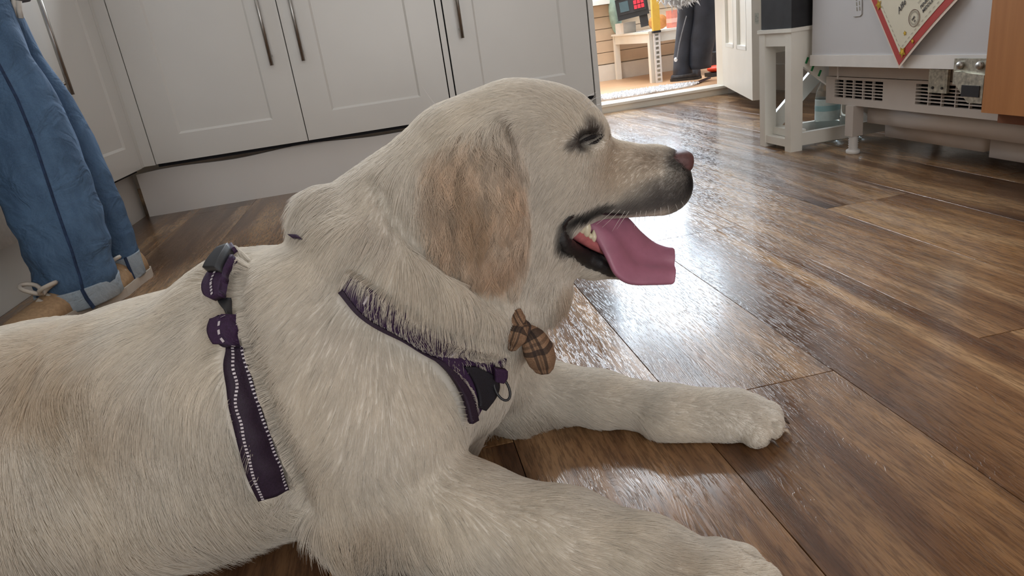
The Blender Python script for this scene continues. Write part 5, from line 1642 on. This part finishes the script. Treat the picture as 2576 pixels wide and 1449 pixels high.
# strands that fall across a strap lie on top of it
SP_ = np.concatenate([q for q, _, _ in STRAPS]); SO_ = np.concatenate([np.full(len(q), o_) for q, _, o_ in STRAPS])
kds = kdtree.KDTree(len(SP_))
for i, q in enumerate(SP_): kds.insert(q, i)
kds.balance()
slo, shi = SP_.min(0)-0.03, SP_.max(0)+0.03
HMIN = np.zeros((NH, K))
nearroot = np.where(np.all((root > slo) & (root < shi), 1))[0]
for i in nearroot:
    _, j, dd_ = kds.find(root[i])
    if dd_ > 0.05: continue
    for k in range(1, K):
        q_, j, dd_ = kds.find(PTS[i, k])
        if dd_ > 0.018: continue
        tq = np.array(q_)-PTS[i, k]; tq = tq-nrm[i]*(tq @ nrm[i])
        if tq @ tq < 0.0030**2: HMIN[i, k] = min(SO_[j]+0.0012, 0.0125)
# keep strands out of the body and above the floor
for k in range(1, K):
    q = np.clip(PTS[:, k], GLO+VOX*2, GHI-VOX*3); f = sample(FIELD, q); push = np.clip(np.maximum(0.0006+0.0012*tt[k], HMIN[:, k])-f, 0, 0.02)
    PTS[:, k] += normal(q)*push[:, None]
    PTS[:, k, 2] = np.maximum(PTS[:, k, 2], 0.0012)
cc_ = coat(root)*RNG.uniform(0.91, 1.06, (NH, 1))*np.where(RNG.random((NH, 1)) < 0.025, 0.6, 1.0)*(1+RNG.uniform(-1, 1, (nc, 1))[own]*(0.05+0.17*earw)[:, None])
hc = D.hair_curves.new('fur'); hc.add_curves([K]*NH)
hc.points.foreach_set('position', PTS.astype(np.float32).ravel())
thick = np.clip(0.00009+ln*0.0038, 0.00009, 0.00019)
rad = (thick[:, None]*np.array([1.0, 1.0, 0.94, 0.84, 0.68, 0.45, 0.15])[None]).astype(np.float32)
ra_ = hc.attributes.get('radius') or hc.attributes.new('radius', 'FLOAT', 'POINT'); ra_.data.foreach_set('value', rad.ravel())
set_coat(hc, cc_, 'CURVE')


def mat_fur():
    t = NT('dog_fur'); a = t.n('ShaderNodeAttribute'); a.attribute_name = 'coat'
    t.l(a.outputs['Color'], t.b.inputs['Base Color']); t.set(Roughness=0.65); t.b.inputs['Specular IOR Level'].default_value = 0.12
    tl = t.n('ShaderNodeBsdfTranslucent'); t.l(a.outputs['Color'], tl.inputs[0]); mx = t.n('ShaderNodeMixShader'); mx.inputs[0].default_value = 0.35
    out = [n for n in t.t.nodes if n.type == 'OUTPUT_MATERIAL'][0]
    t.l(t.b.outputs[0], mx.inputs[1]); t.l(tl.outputs[0], mx.inputs[2]); t.l(mx.outputs[0], out.inputs[0]); return t.m


M['fur'] = mat_fur(); hc.materials.append(M['fur'])
fur = D.objects.new('fur', hc); COL.objects.link(fur); fur.parent = dog; fur['kind'] = 'stuff'

# ---------------------------------------------------------------- face, mouth, claws, bow
M['nose'] = plain('dog_nose_leather', (0.118, 0.056, 0.058), 0.42, var=0.25, scale=260, bump=0.4)
M['lip'] = plain('black_lip_skin', (0.012, 0.012, 0.014), 0.22, var=0.3, scale=300, bump=0.5)
M['lid'] = plain('dark_eyelid_skin', (0.012, 0.009, 0.010), 0.85, var=0.3, scale=300)
M['eye'] = plain('dark_eye', (0.012, 0.007, 0.005), 0.06)
M['gum'] = plain('pink_gum', (0.42, 0.13, 0.14), 0.2, var=0.15, scale=200)
M['tooth'] = plain('tooth_enamel', (0.72, 0.66, 0.50), 0.2, var=0.06, scale=200)
M['mouth'] = plain('dark_mouth_lining', (0.035, 0.010, 0.014), 0.35)
M['tongue'] = plain('tongue_flesh', (0.360, 0.145, 0.220), 0.42, var=0.10, scale=60, bump=0.12)
M['claw'] = plain('dark_claw', (0.075, 0.055, 0.045), 0.35, var=0.4, scale=200)
M['claw_pale'] = plain('pale_claw', (0.40, 0.33, 0.26), 0.35, var=0.2, scale=200)
M['whisker'] = plain('white_whisker', (0.70, 0.68, 0.66), 0.4)


def px_r(c, r): return r*m_per_px(c)


# nose
def superell(c, r, e=0.62, nu=28, nv=18):
    bm = B(); ellipsoid(bm, (0, 0, 0), (1, 1, 1), nu=nu, nv=nv)
    for v in bm.verts:
        v.co = Vector([math.copysign(abs(x)**e, x)*k for x, k in zip(v.co, r)])
    bmesh.ops.translate(bm, verts=bm.verts, vec=Vector(c)); return bm


c = hp(1695, 408); bm = superell(c, (px_r(c, 44), 0.0185, px_r(c, 30)))
for v in bm.verts:
    if v.co.x > c[0]: v.co.x -= 0.16*max(0, c[2]-v.co.z) + 0.10*max(0, v.co.z-c[2]-0.004)
nose = obj('nose', bm, M['nose'], dog, smooth=True); nose['label'] = 'pinkish brown nose'
for sg in (-1, 1):
    bm = B(); q = hp(1717, 424, sg*0.0150)
    tube(bm, [hp(1688, 412, sg*0.0180), hp(1700, 420, sg*0.0184), hp(1714, 429, sg*0.0176), hp(1727, 432, sg*0.0140)], [0.0012, 0.0026, 0.0034, 0.0018], 10)
    obj('nostril', bm, M['lip'], nose, smooth=True)
c = hp(1694, 452); obj('philtrum', superell(c, (px_r(c, 39), 0.0150, px_r(c, 34)), 0.75), M['lip'], nose, smooth=True)
# eyes
def on_head(x, y, inset, sg):
    q = hit0(x, y, FIELD); return hp(x, y, sg*((HYM-q[1])-inset))


for sg in (-1, 1):
    c = on_head(1484, 354, 0.0082, sg)
    e = obj('eye', ellipsoid(B(), c, (0.0105, 0.0095, 0.0072), nu=20, nv=14), M['eye'], dog, smooth=True)
    bm = B(); tube(bm, catmull([on_head(x, y, 0.0002, sg) for x, y in ((1446, 372), (1459, 359), (1480, 348), (1502, 341), (1519, 338))], 4), list(np.interp(np.linspace(0, 1, 17), [0, .3, .6, 1], [0.0007, 0.0018, 0.0024, 0.0008])), 10); obj('eyelid', bm, M['lid'], e, smooth=True)
    bm = B(); tube(bm, catmull([on_head(x, y, 0.0004, sg) for x, y in ((1446, 373), (1462, 371), (1484, 366), (1504, 354), (1519, 340))], 4), list(np.interp(np.linspace(0, 1, 17), [0, .3, .6, 1], [0.0007, 0.0015, 0.0018, 0.0008])), 10); obj('eyelid', bm, M['lid'], e, smooth=True)
# mouth
poly = [(1402, 590), (1412, 560), (1440, 532), (1500, 528), (1555, 530), (1560, 560), (1548, 640), (1535, 668), (1490, 652), (1430, 632)]
bm = prism(B(), [hp(x, y, 0.012) for x, y in poly], (0, 1, 0), 0.012)
obj('mouth_lining', bm, M['mouth'], dog, bevel=0.002)
for sg in (-1, 1):
    def w(x, y, o, sg=sg):
        return hp(x, y, sg*o)

    def ws(x, y, inset, lo=0.010, sg=sg):
        q = hit0(x, y, FIELD0); return hp(x, y, sg*max(lo, (HYM-q[1])-inset) if q is not None else sg*lo)
    pts_ = catmull([ws(1420, 552, .003), ws(1410, 578, .0045), ws(1414, 606, .005), ws(1436, 630, .006, .02), ws(1472, 648, .006, .018), ws(1510, 664, .005, .018), ws(1540, 680, .004, .014), w(1556, 690, 0.011)], 5)
    rr_ = np.interp(np.linspace(0, 1, len(pts_)), [0, 0.15, 0.35, 0.6, 0.85, 1], [12, 20, 25, 25, 21, 10])*m_per_px(pts_[0])*(1+0.07*np.sin(np.arange(len(pts_))*2.4))
    obj('lower_lip', tube(B(), pts_, list(rr_), 14, flat=0.9), M['lip'], dog, smooth=True)
    pts_ = catmull([ws(1410, 582, .004), ws(1420, 552, .003), ws(1448, 536, .004, .03), ws(1500, 531, .005, .028), ws(1556, 535, .006, .024), ws(1600, 534, .008, .02)], 5)
    obj('upper_lip', tube(B(), pts_, [m_per_px(p)*r for p, r in zip(pts_, np.interp(np.linspace(0, 1, len(pts_)), [0, 0.3, 0.7, 1], [12, 12, 9, 4]))], 10), M['lip'], dog, smooth=True)
    pts_ = catmull([w(1428, 566, 0.0270), w(1446, 586, 0.0275), w(1472, 604, 0.0260), w(1498, 620, 0.0235), w(1520, 634, 0.020)], 5)
    gum = obj('gum', tube(B(), pts_, [m_per_px(pts_[0])*r for r in np.interp(np.linspace(0, 1, len(pts_)), [0, 0.2, 0.7, 1], [13, 16, 13, 8])], 12), M['gum'], dog, smooth=True)
    for x, y, a, b_, tilt in ((1438, 562, 13, 17, 0), (1460, 562, 16, 29, -6), (1476, 573, 12, 25, 8), (1484, 593, 7, 9, 0), (1493, 594, 8, 17, 8), (1512, 612, 6, 11, 4)):
        c = w(x, y, 0.0290 if x < 1480 else 0.0262); s = m_per_px(c); bm = B()
        ellipsoid(bm, (0, 0, 0), (a*s, 0.0042, b_*s), nu=12, nv=10)
        for v in bm.verts:
            k = v.co.z/(b_*s)
            if k > 0: v.co.x *= 1-0.55*k; v.co.y *= 1-0.5*k
        bmesh.ops.transform(bm, verts=bm.verts, matrix=Matrix.Translation(Vector(c)) @ Matrix.Rotation(math.radians(tilt), 4, 'Y'))
        obj('tooth', bm, M['tooth'], gum, smooth=True)
# tongue: broad and flat, hanging out over the near side
TU = [(1462, 534, -0.004), (1515, 530, 0.002), (1566, 546, 0.006), (1606, 583, 0.006), (1642, 607, 0.002), (1670, 616, -0.004), (1691, 620, -0.010)]
TL = [(1470, 572, -0.016), (1496, 606, -0.024), (1520, 650, -0.032), (1544, 692, -0.037), (1582, 713, -0.039), (1642, 713, -0.038), (1692, 713, -0.034)]
U_ = catmull([hp(*p) for p in TU], 6); L_ = catmull([hp(*p) for p in TL], 6)
bm = B(); rings = []; n = 28
for i in range(len(U_)):
    c = (U_[i]+L_[i])/2; a = (L_[i]-U_[i])/2
    ld = (U_[min(i+1, len(U_)-1)]+L_[min(i+1, len(U_)-1)]-U_[max(i-1, 0)]-L_[max(i-1, 0)]); nv_ = np.cross(ld, a); nv_ /= np.linalg.norm(nv_)
    if nv_ @ (CAM-c) < 0: nv_ = -nv_
    f = i/(len(U_)-1); th = 0.0052*(1-0.25*f)
    ring = []
    for k in range(n):
        t = 2*math.pi*k/n; w_ = math.cos(t); s_ = math.sin(t); s_ = math.copysign(abs(s_)**0.6, s_)
        dz = s_*th
        if s_ > 0: dz -= 0.0030*math.exp(-((w_+0.05)/0.22)**2)*min(1, f*2.2) - 0.0016*math.exp(-((w_-0.45)/0.3)**2)
        ring.append(bm.verts.new(c + a*w_ + nv_*(dz + 0.003*math.sin(f*5.0))))
    rings.append(ring)
# soft rounded tip, curling back
c = (U_[-1]+L_[-1])/2; a = (L_[-1]-U_[-1])/2; ld = (U_[-1]-U_[-3]); ld /= np.linalg.norm(ld)
for g, s_ in ((0.0016, 0.97), (0.0026, 0.90)):
    rings.append([bm.verts.new(Vector(np.array(v.co)*s_ + c*(1-s_) + CR*g)) for v in rings[len(U_)-1]])
for A, C in zip(rings, rings[1:]):
    for k in range(n): bm.faces.new((A[k], A[(k+1) % n], C[(k+1) % n], C[k]))
bm.faces.new(rings[0][::-1]); bm.faces.new(rings[-1])
tg = obj('tongue', bm, M['tongue'], dog, smooth=True); tg['label'] = 'long mauve pink tongue hanging out'
# claws
for tips, d, s in ((NT_, nd, ns), (FT_, fd, fs)):
    for i, (p, r) in enumerate(tips):
        sp_ = s*(-0.35, -0.1, 0.1, 0.35)[i]; q = np.array(p); q[2] = max(0.008, q[2]-r*0.25); q = q + (d+sp_)*r*0.86
        e = q + (d+sp_)*0.009; e[2] = 0.0025; m_ = (q+e)/2 + np.array([0, 0, 0.0022])
        o = obj('claw', tube(B(), [q-d*0.004, q, m_, e], [0.0026, 0.0026, 0.0021, 0.0007], 8), M['claw_pale'] if i == 1 else M['claw'], dog, smooth=True)
# whiskers
bm = B()
for x0_, y0_, x1_, y1_, o0, o1 in ((1545, 528, 1500, 565, -.034, -.055), (1560, 528, 1515, 572, -.034, -.06), (1572, 531, 1540, 582, -.033, -.055), (1582, 532, 1552, 576, -.032, -.05), (1602, 533, 1596, 572, -.031, -.045), (1612, 530, 1606, 570, -.031, -.05), (1626, 530, 1622, 560, -.031, -.045), (1648, 526, 1646, 566, -.030, -.042), (1662, 522, 1664, 556, -.030, -.04), (1680, 516, 1686, 552, -.028, -.038), (1696, 508, 1708, 536, -.024, -.035), (1704, 498, 1722, 520, -.022, -.03), (1460, 262, 1500, 232, -.03, -.05), (1470, 268, 1520, 240, -.03, -.05), (1466, 285, 1510, 262, -.035, -.06), (1475, 275, 1498, 240, -.03, -.045), (1120, 290, 1060, 215, .0, -.02), (1110, 300, 1075, 250, -.01, -.02)):
    a, b_ = hp(x0_, y0_, o0), hp(x1_, y1_, o1); m_ = (a+b_)/2 + (CR*(b_-a)@CR*0.08) + CU*0.0012
    tube(bm, [a, m_, b_], [0.00022, 0.00018, 0.00007], 4)
o = obj('whiskers', bm, M['whisker'], dog)


# checked bow
def mat_check():
    t = NT('brown_checked_cotton'); uv = t.n('ShaderNodeUVMap').outputs[0]; sp = t.n('ShaderNodeSeparateXYZ'); t.l(uv, sp.inputs[0])

    def bands(v, lo):
        f = t.math('FRACT', v); return t.ramp(f, [(0.0, (0, 0, 0)), (lo, (1, 1, 1)), (lo+0.10, (0, 0, 0)), (lo+0.15, (.55, .55, .55)), (lo+0.20, (0, 0, 0)), (lo+0.25, (1, 1, 1)), (lo+0.35, (0, 0, 0)), (lo+0.40, (0, 0, 0))], 'CONSTANT')
    a, b_ = bands(sp.outputs[0], 0.28), bands(sp.outputs[1], 0.34)
    g = t.noise(t.n('ShaderNodeTexCoord').outputs['Object'], 900, 2)
    base = t.ramp(g, [(0.3, (0.20, 0.115, 0.068)), (0.7, (0.34, 0.215, 0.135))])
    c = t.mix(t.math('MULTIPLY', a, 0.78), base, (0.020, 0.014, 0.014)); c = t.mix(t.math('MULTIPLY', b_, 0.70), c, (0.020, 0.014, 0.014))
    t.l(c, t.b.inputs['Base Color']); t.set(Roughness=0.9); t.bump(g, 0.4, 0.0006); return t.m


M['check'] = mat_check()


def pillow(name, cl, hw, Y, th, mat, parent, us=1.2, vs=1.6, seed=0):
    C_ = catmull([at(x, y, Y+dy) for x, y, dy in cl], 6); hwv = np.interp(np.linspace(0, 1, len(C_)), np.linspace(0, 1, len(hw)), hw)
    bm = B(); uvl = bm.loops.layers.uv.new('UVMap'); n = 28; rings = []; info = {}
    for i, c in enumerate(C_):
        d = C_[min(i+1, len(C_)-1)]-C_[max(i-1, 0)]; d /= np.linalg.norm(d); toc = CAM-c; toc /= np.linalg.norm(toc)
        s = np.cross(d, toc); s /= np.linalg.norm(s); q = np.cross(s, d); w = hwv[i]*m_per_px(c); f = i/(len(C_)-1)
        ring = []
        for k in range(n):
            t = 2*math.pi*k/n; fold = 1+0.16*math.sin(3*t+f*2.2+seed)+0.08*math.sin(7*t+seed)
            v = bm.verts.new(c + s*w*math.cos(t) + q*th*math.sin(t)*fold*(0.45+0.75*math.sin(min(1, f*1.15)*math.pi)))
            info[v] = (f*us+0.05, (math.cos(t)*0.5+0.5)*vs*0.6 if math.sin(t) >= 0 else (0.5-math.cos(t)*0.5)*vs*0.6); ring.append(v)
        rings.append(ring)
    for A, C in zip(rings, rings[1:]):
        for k in range(n): bm.faces.new((A[k], A[(k+1) % n], C[(k+1) % n], C[k]))
    bm.faces.new(rings[0][::-1]); bm.faces.new(rings[-1])
    for fc in bm.faces:
        for lp in fc.loops: lp[uvl].uv = info[lp.vert]
    return obj(name, bm, mat, parent, smooth=True)


BY = min(0.552, hit(1300, 832)[1]-0.002)
bow = pillow('bow', [(1320, 824, 0.004), (1338, 848, -0.004), (1354, 880, -0.006), (1364, 908, -0.004), (1370, 930, 0.0)], [12, 32, 40, 36, 24], BY, 0.012, M['check'], dog, seed=0.4)
bow['label'] = 'brown checked fabric bow at the throat'
pillow('bow_loop', [(1318, 826, 0.0), (1304, 834, -0.008), (1298, 850, -0.010), (1288, 876, -0.006)], [12, 26, 26, 12], BY-0.002, 0.009, M['check'], bow, seed=2.0)
pillow('bow_loop', [(1316, 824, 0.0), (1302, 806, -0.004), (1292, 784, 0.0)], [12, 22, 20], BY-0.002, 0.009, M['check'], bow, seed=3.0)
bm = B(); ellipsoid(bm, at(1319, 826, BY-0.006), (0.0065, 0.0075, 0.0075)); obj('knot', bm, plain('knot_cloth', (0.06, 0.04, 0.035), 0.9, var=0.5, scale=200), bow, smooth=True)
